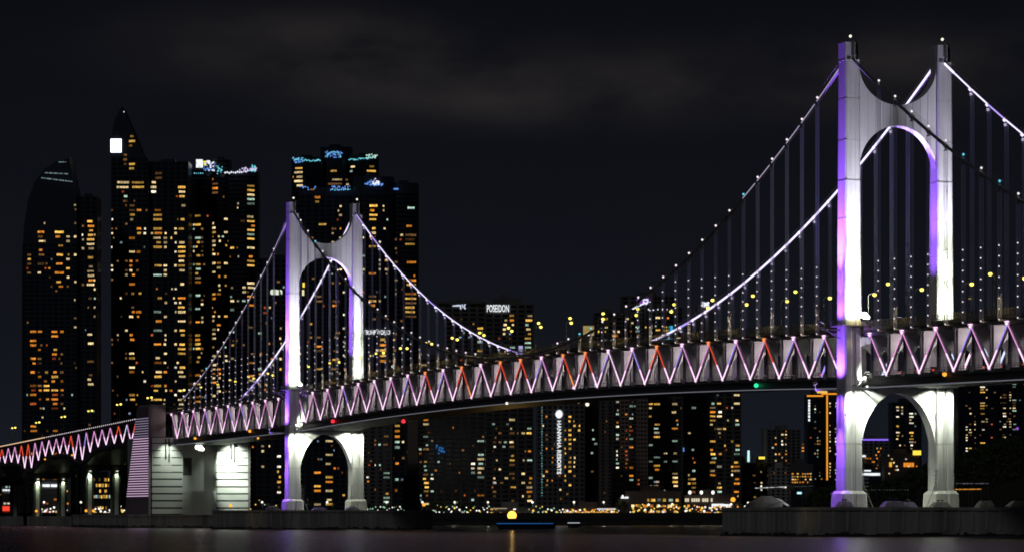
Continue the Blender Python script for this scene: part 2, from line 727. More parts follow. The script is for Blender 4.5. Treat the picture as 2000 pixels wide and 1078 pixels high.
# panel points: half-V pitch, phased to the towers
stations = [round(498.6 - 9.586 * k, 2) for k in range(0, 52)]          # main span, far to near
side_far = [round(525.8 + 9.22 * k, 2) for k in range(0, 20)]
side_far = [s for s in side_far if s < 696]
side_near = [round(-8.1 - 9.25 * k, 2) for k in range(0, 17)]
ALLST = sorted(side_near + stations + side_far)

# --- hangers
hang_mesh_cache = {}
for u in (-LEG, LEG):
    for s in ALLST:
        zc = cable_z(s) if SMIN < s < SMAX else 0
        zd = ztop(s) + .6
        if zc < zd + 1.0 or abs(s) < 10 or abs(s - 500) < 10:
            continue
        h = empty('hanger', (u, s, 0), 0, bridge)
        m = MB()
        for dy in (-.95, -.35, .35, .95):
            m.tube([(0, dy, zd), (0, dy, zc - .2)], .048, 4)
        m.build('hanger_ropes', M_ROPE, h)
        m = MB()
        sl = (cable_z(s + .5) - cable_z(s - .5))
        m.tube([(0, -.55, zc - .55 * sl), (0, .55, zc + .55 * sl)], .50, 8)
        m.box(-.12, .12, -1.0, 1.0, zc - 1.0, zc - .85)
        m.box(-.14, .14, -.16, .16, zc - 1.0, zc - .3)
        m.build('cable_band', M_GREYST, h)
        if u < 0:
            m = MB()
            k = 0
            z = ztop(s) + .5
            while z < min(zc - 1.5, ztop(s) + 15.5):
                m.ball((-.25, -.25, z), .15, 0, 6, 4)
                z += 2.1
            m.build('bulb_string', L_DOT, h)['kind'] = 'stuff'
            m = MB()
            m.tube([(0, 0, zc + .3), (0, 0, zc + .9)], .05, 4)
            m.ball((0, 0, zc + 1.05), .27, 1, 8, 5)
            m.build('cable_bulb', [M_GREYST, L_DOTC if random.random() < .09 else L_DOT], h)
        else:
            m = MB()
            m.box(-.5, -.2, -.4, .4, zc - 1.12, zc - 1.04)
            m.box(-.32, -.22, -.7, .7, zc - 1.42, zc - 1.36)
            m.octa((-.5, 0, zc - .2), .48)
            m.build('lit_bracket_glow', L_CAB, h)  # lit look of the bracket put into emission
# glowing tubes added for the lit face of the far cable, between hangers
lst = [s for s in ALLST if SMIN < s < SMAX and cable_z(s) > ztop(s) + .8]
lst = sorted(lst + [3.0, 497.0, -3.0, 503.0])
for a, c in zip(lst[:-1], lst[1:]):
    if c - a > 25 or (a < 0 < c) or (a < 500 < c):
        continue
    mid = (a + c) / 2
    mat = L_CAB if (130 > mid > -10 or 500 < mid < 640) else (L_CABV if random.random() < .35 else L_CAB)
    w = .50 if -10 < mid < 200 or mid > 500 else .32
    member('cable_glow', (LEG - .40, a, cable_z(a) - .05), (LEG - .40, c, cable_z(c) - .05), w, w, mat, bridge, True)
# dim glowing tube added for the lit outer side of the near cable
M_LINE2 = glowmat('cable_glow_dim', (.75, .62, .95), .13)
for a, c in zip(lst[:-1], lst[1:]):
    if c - a > 25 or (a < 0 < c) or (a < 500 < c):
        continue
    mid = (a + c) / 2
    if 5 < mid < 70 or mid > 500:
        member('cable_glow', (-LEG - .38, a, cable_z(a) - .1), (-LEG - .38, c, cable_z(c) - .1), .16, .16, glowmat('cable_glow_pale', (.80, .70, 1.0), .6, False), bridge, True)

# --- stiffening truss with two decks
truss = empty('stiffening_truss', (0, 0, 0), 0, bridge)
truss['label'] = 'double deck truss with grey arched frames and zigzag light lines'


def frame_mesh():
    """cross frame with an arched opening, local x across, z up from the bottom chord"""
    m = MB()
    n = 20
    half, d = TR - .35, .35
    hw = 6.75
    for sg in (-1, 1):
        a, c = sg * half, sg * hw
        x0, x1 = min(a, c), max(a, c)
        m.box(x0, x1, -d, d, .2, 3.6)
    zs = lambda u: 3.6 + 4.5 * math.sqrt(max(0, 1 - (u / hw) ** 2))
    us = [-hw + 2 * hw * (1 - math.cos(math.pi * k / n)) / 2 for k in range(n + 1)]
    us = [-half] + us + [half]
    for k in range(len(us) - 1):
        a, c = us[k], us[k + 1]
        la = zs(a) if abs(a) <= hw else 3.6
        lc = zs(c) if abs(c) <= hw else 3.6
        m.face([(a, -d, la), (c, -d, lc), (c, -d, 9.2), (a, -d, 9.2)])
        m.face([(c, d, lc), (a, d, la), (a, d, 9.2), (c, d, 9.2)])
        m.face([(a, d, la), (c, d, lc), (c, -d, lc), (a, -d, la)])
        m.face([(a, -d, 9.2), (c, -d, 9.2), (c, d, 9.2), (a, d, 9.2)])
    for sg in (-1, 1):
        for x in (half - .15, hw + .12, (half + hw) / 2):
            m.box(sg * x - .07, sg * x + .07, -d - .16, -d - .002, .25, 3.6 if x < half - .2 else 9.1)
    for z in (1.4, 3.0, 4.6, 8.75):
        for sg in (-1, 1):
            m.box(min(sg * half, sg * hw), max(sg * half, sg * hw), -d - .10, -d - .003, z, z + .1)
    for k in range(-5, 6):
        m.box(k * 1.1 - .05, k * 1.1 + .05, -d - .12, -d - .002, zs(k * 1.1) + .1, 9.1)
    return m.mesh('cross_frame', M_WHITE2)


FRAME = frame_mesh()
segs = []
xs = sorted(ALLST + [0.0, 508.0, 517.0, 696.0, -160.0])
xs = [s for s in xs if -160 <= s <= 696]

for s in ALLST:
    if s < -160:
        continue
    zt = ztop(s)
    zb = zt - DEPTH
    link('cross_frame', FRAME, truss, (0, s, zb))
    for u in (-TR, TR):
        member('truss_vertical', (u, s, zb + .3), (u, s, zt - .3), .36, .42, M_DARKST, truss)
    for u in (-TR - .33, TR + .33):
        link('gusset_plate', unit_box(M_WHITE2), truss, (u, s, zt - .55), (.06, 1.9, 1.1))
        link('gusset_plate', unit_box(M_WHITE2), truss, (u, s, zb + .5), (.06, 1.9, 1.0))
    # hanger bracket and its lit tip
    for sg in (-1, 1):
        member('hanger_bracket', (sg * (TR - .2), s, zt + .35), (sg * (LEG + .35), s, zt + .35), .5, .35, M_GREYST, truss)

for a, c in zip(xs[:-1], xs[1:]):
    za, zc = ztop(a), ztop(c)
    for u in (-TR, TR):
        member('top_chord', (u, a, za), (u, c, zc), .62, .7, principled('chord_paint', (.16, .15, .14), .6), truss)
        member('bottom_chord', (u, a, za - DEPTH), (u, c, zc - DEPTH), .62, .8, principled('lower_chord_paint', (.10, .10, .10), .6), truss)
    member('upper_deck', (0, a, za + .55), (0, c, zc + .55), TR * 2 + .9, .5, M_ASPH, truss)
    member('lower_deck', (0, a, za - DEPTH + .1), (0, c, zc - DEPTH + .1), TR * 2 - .8, .3, M_ASPH, truss)
    member('lower_girder', (0, a, za - DEPTH - 1.2), (0, c, zc - DEPTH - 1.2), TR * 2 - .1, 1.5, M_DARKST, truss)
    for zz in (1.1, .65):
        member('lower_railing', (-TR + .7, a, za - DEPTH + .25 + zz), (-TR + .7, c, zc - DEPTH + .25 + zz), .08, .08, M_GREYST, truss)
    member('maintenance_rail', (-TR - .25, a, za - DEPTH - 2.15), (-TR - .25, c, zc - DEPTH - 2.15), .2, .2, L_RAILGLOW, truss)  # lit edge of the rail put into emission, no lamp there

# railings on the upper deck edge
for a, c in zip(xs[:-1], xs[1:]):
    L = c - a
    m = MB()
    m.box(-.1, .1, 0, L, .0, .75)
    for k in range(int(L / 1.2) + 1):
        m.box(-.06, .06, k * 1.2, k * 1.2 + .1, .75, 2.1)
    for z in (1.0, 1.3, 1.6, 1.95):
        m.box(-.04, .04, 0, L, z, z + .08)
    me = m.mesh('deck_railing', M_RAIL)
    for u in (-TR - .35, TR + .35):
        o = link('deck_railing', me, truss, (u, a, ztop(a) + .8))
        o.rotation_euler = (math.atan2(ztop(c) - ztop(a), L), 0, 0)

# diagonals: V from top node to bottom node; tops on every second station
MAIN_COL = 'PPPVPWPPRPRWRRPRRWVRPRPRPP'    # far tower to near tower
mats_top = {'P': L_PINK, 'R': L_RED, 'V': L_VIO, 'W': L_PINKW, 'B': L_BLUEW}


def diag(u, s0, s1, top_first, mat_hi, mat_lo, lit=True):
    """one diagonal between stations; s0 the top node, s1 the bottom node"""
    p0 = Vector((u, s0, ztop(s0) - .45))
    p1 = Vector((u, s1, ztop(s1) - DEPTH + .45))
    member('truss_diagonal', p0, p1, .5, .62, M_WHITE2, truss)
    if not lit:
        if random.random() < .55:
            o = Vector((-.42, 0, 0))
            q = p0.lerp(p1, random.uniform(.25, .5))
            member('diagonal_glow', q + o, p1.lerp(q, .12) + o, .42, .42, random.choice((L_VIO, L_BLUEW, L_BLUEW, L_PINKW, L_LILAC)), truss, True)  # glowing tube added for the lit far-side diagonal
        return
    o = Vector((-.42 if u < 0 else .42, 0, 0))
    q = p0.lerp(p1, .58)  # uplit look of the diagonal put into glowing tubes, brighter towards the bottom
    member('diagonal_glow', p0 + o, q + o, .16, .16, mat_hi, truss, True)
    member('diagonal_glow', q + o, p1 + o, .24, .24, mat_lo, truss, True)


def v_chain(st, phase, cols, lit_u=-TR):
    """st: stations from far to near; tops at indices with parity phase"""
    tops = [i for i in range(len(st)) if i % 2 == phase]
    for q, i in enumerate(tops):
        ch = cols[q % len(cols)]
        hi = mats_top[ch]
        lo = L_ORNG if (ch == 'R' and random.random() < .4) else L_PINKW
        for u in (-TR, TR):
            lit = u < 0
            if i + 1 < len(st):
                diag(u, st[i], st[i + 1], True, hi, lo, lit)
            if i - 1 >= 0:
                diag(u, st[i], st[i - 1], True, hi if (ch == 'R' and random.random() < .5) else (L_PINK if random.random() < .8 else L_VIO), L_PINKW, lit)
            # lit lamp at the top node and bottom node
            if lit:
                m = MB()
                m.box(-.55, .15, -.55, .55, -.10, .10)
                m.octa((-.3, 0, -.45), .36)
                o = link('node_light', m.mesh('node_light', L_PINKW if ch != 'R' else L_ORNG), truss, (u - .35, st[i], ztop(st[i]) + .12))
    for i in range(len(st)):
        if i % 2 != phase:
            m = MB()
            m.octa((0, 0, 0), .42)
            link('node_light', m.mesh('node_light', L_PINKW), truss, (-TR - .38, st[i], ztop(st[i]) - DEPTH + .55))


main_st = sorted(stations, reverse=True)
v_chain(main_st, 0, MAIN_COL)
v_chain(sorted(side_far), 0, 'PPPPPPPPPP')
v_chain(sorted(side_near, reverse=True), 0, 'PPPPPPPPP')

# lower deck lamps (visible between the frames) and their light
for i, s in enumerate(ALLST):
    if s < -130:
        continue
    sm = s + 4.0
    z = ztop(sm) - 2.0
    if i % 2 == 0:
        m = MB()
        m.box(-.35, .35, -.2, .2, -.06, .12)
        o = link('lower_deck_lamp', m.mesh('lower_deck_lamp', L_LOW), truss, (-5.6, sm, z))
        lightobj('POINT', 'lower_deck_lamp_light', (-4.4, sm, z - .5), 950, (1.0, .82, .90), truss, size=.5)
    if random.random() < .55:
        m = MB()
        m.ball((0, 0, 0), .22, 0, 8, 5)
        link('lower_deck_lamp', m.mesh('lower_deck_lamp', L_LOW), truss, (random.uniform(-2, 6.5), sm + 3, z - .3))

# ---------------------------------------------------------------- floodlights on the towers


def floodlight(u, s, z, aim, energy, col, label, angle=50, blend=.8, glass=None, scale=1.0, extra=None, group='tower floodlights', dome=0.0):
    """yoke, housing and glass; the lamp sits just in front of the glass"""
    base = BW(u, s, z)
    r = empty('floodlight', base, TH)
    tag(r, label, 'floodlight', group)
    d = (Vector(aim) - Vector((u, s, z))).normalized()
    q = d.to_track_quat('-Z', 'Y')
    m = MB()
    m.box(-.55 * scale, .55 * scale, -.45 * scale, .45 * scale, 0, .5 * scale)
    o = m.build('housing', M_DARKST, r)
    o.rotation_mode = 'QUATERNION'
    o.rotation_quaternion = q
    m = MB()
    m.box(-.5 * scale, .5 * scale, -.4 * scale, .4 * scale, -.06, -.005)
    o = m.build('lamp_glass', glass or L_FLOOD, r)
    o.rotation_mode = 'QUATERNION'
    o.rotation_quaternion = q
    if dome:  # glowing balls added for the glare around the lamp
        for k in range(3):
            m = MB()
            m.ball((0, 0, 0), dome * (1, .8, .6)[k], 0, 12, 8)
            o = m.build('glare_ball', glass or L_FLOOD, r)
            o.location = (Vector((-.2 - .1 * k, -.7 - .2 * k, .15)) + Vector(((0, -1.1, 1.0)[k] * dome, 0, (0, .2, -.5)[k] * dome)))
    m = MB()
    m.box(-.1, .1, -.1, .1, -1.0, -.1)
    m.box(-.7 * scale, .7 * scale, -.15, .15, -1.1, -1.0)
    m.build('yoke', M_GREYST, r)
    dl = d * .35
    lightobj('SPOT', 'floodlight_beam', dl, energy, col, r, dl + d * 10, .25, angle, blend)
    for (aim2, e2, ang2) in (extra or ()):
        d2 = (Vector(aim2) - Vector((u, s, z))).normalized()
        lightobj('SPOT', 'floodlight_beam', d2 * 1.3, e2, col, r, d2 * 10, .25, ang2, .9)
    return r


WG = (.93, 1.0, .80)
WN = (.76, .68, 1.0)
VI = (.30, .10, 1.0)
for s0, nm in ((0.0, 'nearer tower'), (500.0, 'farther tower')):
    for sg, sd in ((-1, 'left'), (1, 'right')):
        u = sg * LEG
        floodlight(u, s0 - 9.0, 47.4, (u, s0 - 2.2, 53), 15000, WG, f'white floodlight on the deck at the {sd} leg of the {nm}', 110, 1.0,
                   scale=1.6 if (sg < 0) else 1.0, dome=.75 if sg < 0 else .0,
                   extra=[((u, s0 - 2.2, 66), 38000, 44), ((u, s0 - 2.1, 80), 42000, 26)])
        lightobj('SPOT', 'floodlight_beam', (u, s0 - 9.0, 48.0), 190000, WN, bridge, (u, s0 - 2.0, 101), .25, 30, .9)
        floodlight(u, s0 - 6.5, 33.9, (u, s0 - 2.8, 22), 80000, WG, f'white floodlight below the deck at the {sd} leg of the {nm}', 90, 1.0,
                   extra=[((u - sg * 6, s0 - 2, 26), 18000, 80), ((u - sg * 5, s0 - 1.0, 36), 5000, 90)], dome=.3)
    # violet lamps on the outer face of the left leg and inner face of the right leg
    floodlight(-17.0, s0 + .5, 46.3, (-12.7, s0, 54), 11000, VI, f'violet floodlight on a bracket left of the {nm}', 120, 1.0, glass=L_FLOODP,
               extra=[((-12.7, s0, 66), 24000, 60), ((-12.6, s0, 95), 560000, 36)])
    floodlight(-18.5, s0 + .5, 33.0, (-12.9, s0, 20), 30000, VI, f'violet floodlight below the deck left of the {nm}', 100, 1.0, glass=L_FLOODP,
               extra=[((-12.8, s0, 40), 20000, 100), ((-13, s0, 12), 260000, 40)])
    floodlight(1.0, s0 - .5, 47.6, (8.9, s0, 72), 50000, VI, f'violet floodlight on the deck between the legs of the {nm}', 50, 1.0, glass=L_FLOODP,
               extra=[((9.0, s0, 90), 180000, 34)])
    # bracket arms carrying the outer lamps
    for parts in ([((-12.4, s0 + .5, 44.9), (-17.2, s0 + .5, 44.9), .3), ((-12.4, s0 + .5, 42.8), (-16.0, s0 + .5, 44.8), .22)],
                  [((-12.4, s0 + .5, 31.7), (-18.8, s0 + .5, 31.7), .3)],
                  [((-TR, s0 - 9.0, ztop(s0) + .7), (-LEG - .6, s0 - 9.0, 46.2), .3)], [((TR, s0 - 9.0, ztop(s0) + .7), (LEG + .6, s0 - 9.0, 46.2), .3)],
                  [((-LEG, s0 - 2.2, 32.7), (-LEG, s0 - 6.7, 32.7), .3)], [((LEG, s0 - 2.2, 32.7), (LEG, s0 - 6.7, 32.7), .3)]):
        m = MB()
        for p0_, p1_, w_ in parts:
            m.beam(p0_, p1_, w_, w_)
        m.build('lamp_bracket', M_GREYST, bridge)


# ---------------------------------------------------------------- pier islands in the water


def island(u0, u1, s0, s1, zt, label):
    c = BW((u0 + u1) / 2, (s0 + s1) / 2, 0)
    r = empty('pier_island', c, TH)
    tag(r, label, 'pier', 'concrete pier islands under the bridge')
    a, d = (u1 - u0) / 2, (s1 - s0) / 2
    ch = 6.0

    def ring(x, y, k, z):
        return [(-x + k, -y, z), (x - k, -y, z), (x, -y + k, z), (x, y - k, z), (x - k, y, z), (-x + k, y, z), (-x, y - k, z), (-x, -y + k, z)]
    m = MB()
    m.loft([ring(a, d, .6, -3), ring(a, d, .6, zt - .7)])
    m.build('wall', M_CONC, r)
    m = MB()
    m.loft([ring(a + .25, d + .25, .6, zt - .7), ring(a + .25, d + .25, .6, zt)])
    m.build('coping', M_CONC, r)
    # vertical fender ribs and the dark tide band with its teeth
    n = int(2 * a / 3.2)
    for k in range(n):
        x = -a + 1.6 + k * 3.2
        o = link('fender_rib', unit_box(M_CONC), r, (x, -d - .09, zt * .5 + .35), (.5, .16, zt - 1.9))
    n = int(2 * d / 3.2)
    for k in range(n):
        y = -d + 1.6 + k * 3.2
        link('fender_rib', unit_box(M_CONC), r, (-a - .09, y, zt * .5 + .35), (.16, .5, zt - 1.9))
    m = MB()
    rr = random.Random(int(abs(u0 * 10 + s0)))
    x = -a
    while x < a - .5:
        w = rr.uniform(.5, 1.8)
        m.box(x, min(x + w, a), -d - .45, -d - .02, -1, rr.uniform(.25, .95))
        x += w + .05
    y = -d
    while y < d - .5:
        w = rr.uniform(.5, 1.8)
        m.box(-a - .45, -a - .02, y, min(y + w, d), -1, rr.uniform(.25, .95))
        y += w + .05
    m.build('tide_band', M_CONCD, r)['kind'] = 'stuff'
    return r


island(-31, 31, -22, 26, 6.25, 'long concrete pier island under the nearer bridge tower')
island(-31, 31.5, 480, 530, 6.25, 'long concrete pier island under the farther bridge tower')
island(-27, 24, 684, 792, 4.9, 'low concrete pier island under the bridge anchorage')


def mound(u, s, z, lx, ly, h, lab, rough=False, mat=None):
    o = empty('concrete_block', BW(u, s, z), TH)
    tag(o, lab, 'concrete block', 'sloped concrete blocks on the pier islands')
    m = MB()
    k = .42
    m.loft([[(-lx, -ly, 0), (lx, -ly, 0), (lx, ly, 0), (-lx, ly, 0)],
            [(-lx * .62, -ly * .6, h * .85), (lx * .66, -ly * .6, h * .9), (lx * .66, ly * .6, h * .9), (-lx * .62, ly * .6, h * .85)],
            [(-lx * .5, -ly * .45, h), (lx * .55, -ly * .45, h), (lx * .55, ly * .45, h), (-lx * .5, ly * .45, h)]])
    m.build('block_body', mat or M_ROCK, o)
    m = MB()
    m.tube([(-lx * .2, 0, h), (-lx * .2, 0, h + .35)], .16, 8)
    m.tube([(lx * .2, 0, h), (lx * .2, 0, h + .35)], .16, 8)
    m.tube([(-lx * .35, 0, h + .38), (lx * .35, 0, h + .38)], .12, 8)
    m.build('mooring_bar', M_DARKST, o)


for u, s, lx, h, lab in ((-16.6, -12, 2.0, 1.7, 'small sloped concrete block left of the nearer tower'),
                         (-6.2, -14, 3.2, 1.8, 'violet-tinted sloped concrete block in front of the left leg of the nearer tower'),
                         (-1.2, -10, 2.2, 1.5, 'sloped concrete block just inside the left leg of the nearer tower'),
                         (6.4, -10, 2.6, 1.5, 'sloped concrete block just inside the right leg of the nearer tower'),
                         (15.6, -13, 2.2, 1.9, 'sloped concrete block outside the right leg of the nearer tower'),
                         (24.0, -13, 3.7, 1.9, 'long sloped concrete block at the right end of the nearer pier island')):
    mound(u, s, 6.25, lx * .85, 1.6, h * .75, lab)
for u, s, lx, h, lab in ((-20.5, 488, 2.6, 1.8, 'sloped concrete block left of the farther tower'),
                         (-5.2, 487, 2.8, 1.3, 'sloped concrete block inside the left leg of the farther tower'),
                         (6.0, 487, 2.8, 1.3, 'sloped concrete block inside the right leg of the farther tower')):
    mound(u, s, 6.25, lx * .85, 1.6, h * .75, lab)
# dark tarpaulin heap on the left end of the near island
hp = empty('rubble_heap', BW(-27.0, 8, 6.25), TH)
tag(hp, 'dark heap of rubble with a pale sheet on the nearer pier island', 'rubble heap')
m = MB()
rr = random.Random(3)
rings = []
for z, k in ((0, 1.0), (1.0, .8), (1.9, .5), (2.5, .2)):
    rings.append([(4.4 * k * math.cos(a) * rr.uniform(.85, 1.1), 6.5 * k * math.sin(a) * rr.uniform(.85, 1.1), z) for a in [2 * math.pi * i / 14 for i in range(14)]])
m.loft(rings)
m.build('heap_body', principled('tarpaulin', (.05, .05, .055), .8), hp)
m = MB()
m.face([(2.2, -5.6, .5), (4.4, -3.8, .2), (3.0, -1.0, 1.7), (1.2, -2.6, 2.1)])
m.face([(1.2, -2.6, 2.12), (3.0, -1.0, 1.72), (1.8, 1.5, 2.1), (.6, .2, 2.5)])
m.build('sheet', M_ROCK, hp)

# ---------------------------------------------------------------- anchorage
anc = empty('anchorage_block', BW(0, 690, 0), TH)
tag(anc, 'pale concrete bridge anchorage with floodlit pillars and a pink striped side wall', 'anchorage')
GREEN = (.88, 1.0, .84)


def courses(u0, u1, zs, y0, depth, partial):
    """pillar face of concrete courses with dark open joints between them"""
    m = MB()
    m.box(u0 + .25, u1 - .25, y0 + .35, y0 + depth, 4.6, 33.6)
    m.build('pillar_core', M_GROOVE, anc)
    for k in range(len(zs) - 1):
        g = .28 if k not in partial else .07
        link('concrete_course', unit_box(M_CONCL), anc, ((u0 + u1) / 2, y0 + depth / 2, (zs[k] + zs[k + 1]) / 2), (u1 - u0, depth, zs[k + 1] - zs[k] - g * 2))
    for k in partial:
        z = zs[k]
        for (a, c) in ((u0 + .4, u0 + (u1 - u0) * .28), (u1 - (u1 - u0) * .36, u1 - .4)):
            link('wall_slot', unit_box(M_GROOVE), anc, ((a + c) / 2, y0 - .01, z), (c - a, .12, .42))


ZS = [4.9, 7.3, 10.0, 12.6, 15.2, 18.0, 20.6, 23.2, 26.0, 28.6, 31.2, 33.6]
courses(-17.0, -5.3, ZS, 0, 10, (6, 7, 8, 9))
courses(7.8, 19.6, ZS, 0, 10, (6, 7, 8, 9))
m = MB()
m.box(-5.3, 7.8, 3.5, 12, 4.6, 33.4)
m.build('recessed_wall', M_CONCL, anc)
m = MB()
m.box(-5.2, 7.7, 1.2, 3.5, 4.6, 13.6)
for k in range(5):
    m.box(-5.1, 7.6, 1.14, 1.2, 6.0 + k * 1.6, 6.08 + k * 1.6)
m.build('low_wall', M_CONCL, anc)
m = MB()
m.box(-4.9, -1.2, 3.3, 3.5, 19.5, 26)
m.build('dark_opening', M_GROOVE, anc)
for u in (-11.2, 13.7):
    m = MB()
    m.box(u - .9, u - .35, -.35, 0, 25.4, 33)
    m.box(u + .35, u + .9, -.35, 0, 24.4, 33)
    m.build('drain_channel', M_GROOVE, anc)
m = MB()
m.box(-17.4, -11.7, .6, 22, 33.6, 45.7)
m.box(-17.3, -11.6, .5, 6, 44.4, 45.0)
m.build('end_wall', principled('end_wall_concrete', (.36, .30, .28), .85, noise=.3, nscale=.3), anc)  # pinkish lamp light put into the colour of the wall
m = MB()
m.box(11.7, 19.4, .6, 22, 33.6, 45.2)
m.build('end_wall', principled('end_wall_concrete', (.36, .30, .28)), anc)
m = MB()
m.box(-17.0, 19.6, 10, 44, 4.6, 33.6)
m.build('rear_mass', M_CONCL, anc)
for u0, u1 in ((-18.2, -17.42), (19.62, 20.4)):
    m = MB()
    m.loft([[(u0, .3, 4.7), (u1, .3, 4.7), (u1, 44.0, 4.7), (u0, 44.0, 4.7)], [(u0, .3, 45.0), (u1, .3, 45.0), (u1, 21.0, 45.0), (u0, 21.0, 45.0)]])
    m.build('side_wall', principled('side_wall_paint', (.20, .16, .19), .8), anc)
L_STRIP = glowmat('side_wall_led', (.92, .62, .92), .75, True)
for k in range(32):
    z = 11.8 + k * .93
    e = 44.0 - (44.0 - 21.0) * (z - 4.7) / 40.3 - .3
    link('light_strip', unit_box(L_STRIP if k < 24 else glowmat('side_wall_led_dim', (.75, .62, .92), .32)), anc, (-18.26, (.6 + e) / 2, z), (.1, e - .6, .27))
m = MB()
m.box(-TR - .3, TR + .3, 4, 60, 40.8, 42.6)
m.box(-TR + .1, TR - .1, 4, 60, 33.8, 34.4)
m.build('road_deck', M_DARKST, anc)
fl = floodlight(-1.6, 677, 29.3, (14.6, 690, 22), 100000, GREEN, 'blazing white floodlight under the deck at the anchorage', 46, scale=1.8, group='anchorage floodlights',
                dome=1.0, extra=[((-11, 690, 18), 8000, 70), ((14.6, 690, 13), 60000, 40)])
floodlight(-11.2, 686.0, 30.3, (-11.2, 690.2, 27), 2600, GREEN, 'small white floodlight at the top of the left anchorage pillar', 110, group='anchorage floodlights')
floodlight(13.7, 685.0, 30.3, (13.7, 690.2, 26), 7000, GREEN, 'small white floodlight at the top of the right anchorage pillar', 110, group='anchorage floodlights')

# ---------------------------------------------------------------- approach viaduct
V0 = 735.0
via = empty('approach_viaduct', BW(0, V0, 0), TH)
tag(via, 'long approach viaduct with haunched truss and red and pink zigzag lights', 'viaduct')
PIERS = [866.0, 981.0, 1096.0, 1211.0]


def vzt(s):
    return 40.4 - .0205 * (s - 760)


def vdep(s):
    d = min(abs(s - p) for p in PIERS + [751.0])
    return 6.9 + (4.6 if abs(s - 751) > 40 else 1.6) * math.exp(-(d / 21.0) ** 2)


vst = [757.0 + 8.05 * k for k in range(0, 56)]
VCOL = 'RBRPPPVPRPPWPPRRPPRPVPP'
M_VCH = principled('viaduct_chord_paint', (.09, .09, .09), .6)
for i, s in enumerate(vst):
    y = s - V0
    for u in (-TR, TR):
        member('truss_vertical', (u, y, vzt(s) - vdep(s)), (u, y, vzt(s)), .3, .3, M_DARKST, via)
    if i + 1 < len(vst):
        s2 = vst[i + 1]
        y2 = s2 - V0
        for u in (-TR, TR):
            member('top_chord', (u, y, vzt(s) + .1), (u, y2, vzt(s2) + .1), .6, .7, M_VCH, via)
            member('bottom_chord', (u, y, vzt(s) - vdep(s) - .6), (u, y2, vzt(s2) - vdep(s2) - .6), .8, 1.1, M_VCH, via)
            up = i % 2 == 0
            p0 = Vector((u, y if up else y2, (vzt(s) if up else vzt(s2)) - .3))
            sb = s2 if up else s
            p1 = Vector((u, y2 if up else y, vzt(sb) - vdep(sb) + .3))
            member('truss_diagonal', p0, p1, .45, .5, M_WHITE2, via)
            if u < 0:
                ch = VCOL[(i // 2) % len(VCOL)] if up else VCOL[((i + 1) // 2) % len(VCOL)]
                o = Vector((-.4, 0, 0))
                q = p0.lerp(p1, .5)  # lit look of the viaduct diagonal put into two glowing tubes
                member('diagonal_glow', p0 + o, q + o, .24, .24, mats_top[ch] if (up or ch == 'R') else L_PINK, via, True)
                member('diagonal_glow', q + o, p1 + o, .30, .30, L_PINKW, via, True)
        member('upper_deck', (0, y, vzt(s) + .75), (0, y2, vzt(s2) + .75), TR * 2 + 1, .5, M_ASPH, via)
        member('lower_deck', (0, y, vzt(s) - vdep(s) - .9), (0, y2, vzt(s2) - vdep(s2) - .9), TR * 2 - 1, 1.6, M_DARKST, via)
        for u in (-TR - .4, TR + .4):
            member('parapet', (u, y, vzt(s) + 1.35), (u, y2, vzt(s2) + 1.35), .2, .8, M_RAIL, via)
        if s > 935:
            member('parapet_light', (-TR - .55, y, vzt(s) + 1.2), (-TR - .55, y2, vzt(s2) + 1.2), .34, .34, glowmat('parapet_led', (1.0, .66, .42), .95), via, True)
        else:
            m = MB()
            m.ball((0, 0, 0), .2, 0, 6, 4)
            link('parapet_bulb', m.mesh('parapet_bulb', L_DOT), via, (-TR - .6, y, vzt(s) + 1.2))
            link('parapet_bulb', bpy.data.meshes['parapet_bulb'], via, (-TR - .6, (y + y2) / 2, vzt(s + 4) + 1.2))
for p in PIERS:
    y = p - V0
    zt = vzt(p) - vdep(p) - 1.2
    m = MB()
    m.loft([[(-8.6, y - 2.4, zt - 2.6), (8.6, y - 2.4, zt - 2.6), (8.6, y + 2.4, zt - 2.6), (-8.6, y + 2.4, zt - 2.6)],
            [(-9.4, y - 2.8, zt), (9.4, y - 2.8, zt), (9.4, y + 2.8, zt), (-9.4, y + 2.8, zt)]])
    m.build('pier_cap', M_CONCD, via)
    for u in (-5.6, 5.6):
        m = MB()
        m.loft([leg_ring(u, 4.0, 4.4, -3 + 0), leg_ring(u, 3.6, 4.0, zt - 2.6)])
        o = m.build('pier_column', M_CONCD, via)  # unlit look of the column put into dark concrete
        o.location.y = y
        m = MB()
        m.box(u - .75, u + .75, y - 2.5, y - 2.0, 2.5, zt - 2.7)
        m.build('lit_strip_rib', M_WHITE, via)  # white rib added as the narrow floodlit strip of the column
    m = MB()
    m.box(-9, 9, y - 4.5, y + 4.5, -3, 4.2)
    m.build('pier_footing', M_CONC, via)
    if p < 1000:
        for u, e in ((-5.6, 1600), (5.6, 500)):
            lightobj('SPOT', 'column_light', (u, y - 3.6, zt - 3.0), e * 2.2, (.80, 1.0, .62), via, (u, y - 2.2, zt - 11), .1, 95, .7)
            m = MB()
            m.box(u - .4, u + .4, y - 3.9, y - 3.4, zt - 2.9, zt - 2.6)
            m.build('column_lamp', glowmat('column_lamp_glass', (.92, 1.0, .75), 1.2), via)

# ---------------------------------------------------------------- street lamps on the bridge
ORD = ['', 'first', 'second', 'third', 'fourth', 'fifth', 'sixth', 'seventh', 'eighth', 'ninth', 'tenth', 'eleventh', 'twelfth', 'thirteenth', 'fourteenth', 'fifteenth',
       'sixteenth', 'seventeenth', 'eighteenth', 'nineteenth', 'twentieth', 'twenty-first', 'twenty-second', 'twenty-third', 'twenty-fourth']


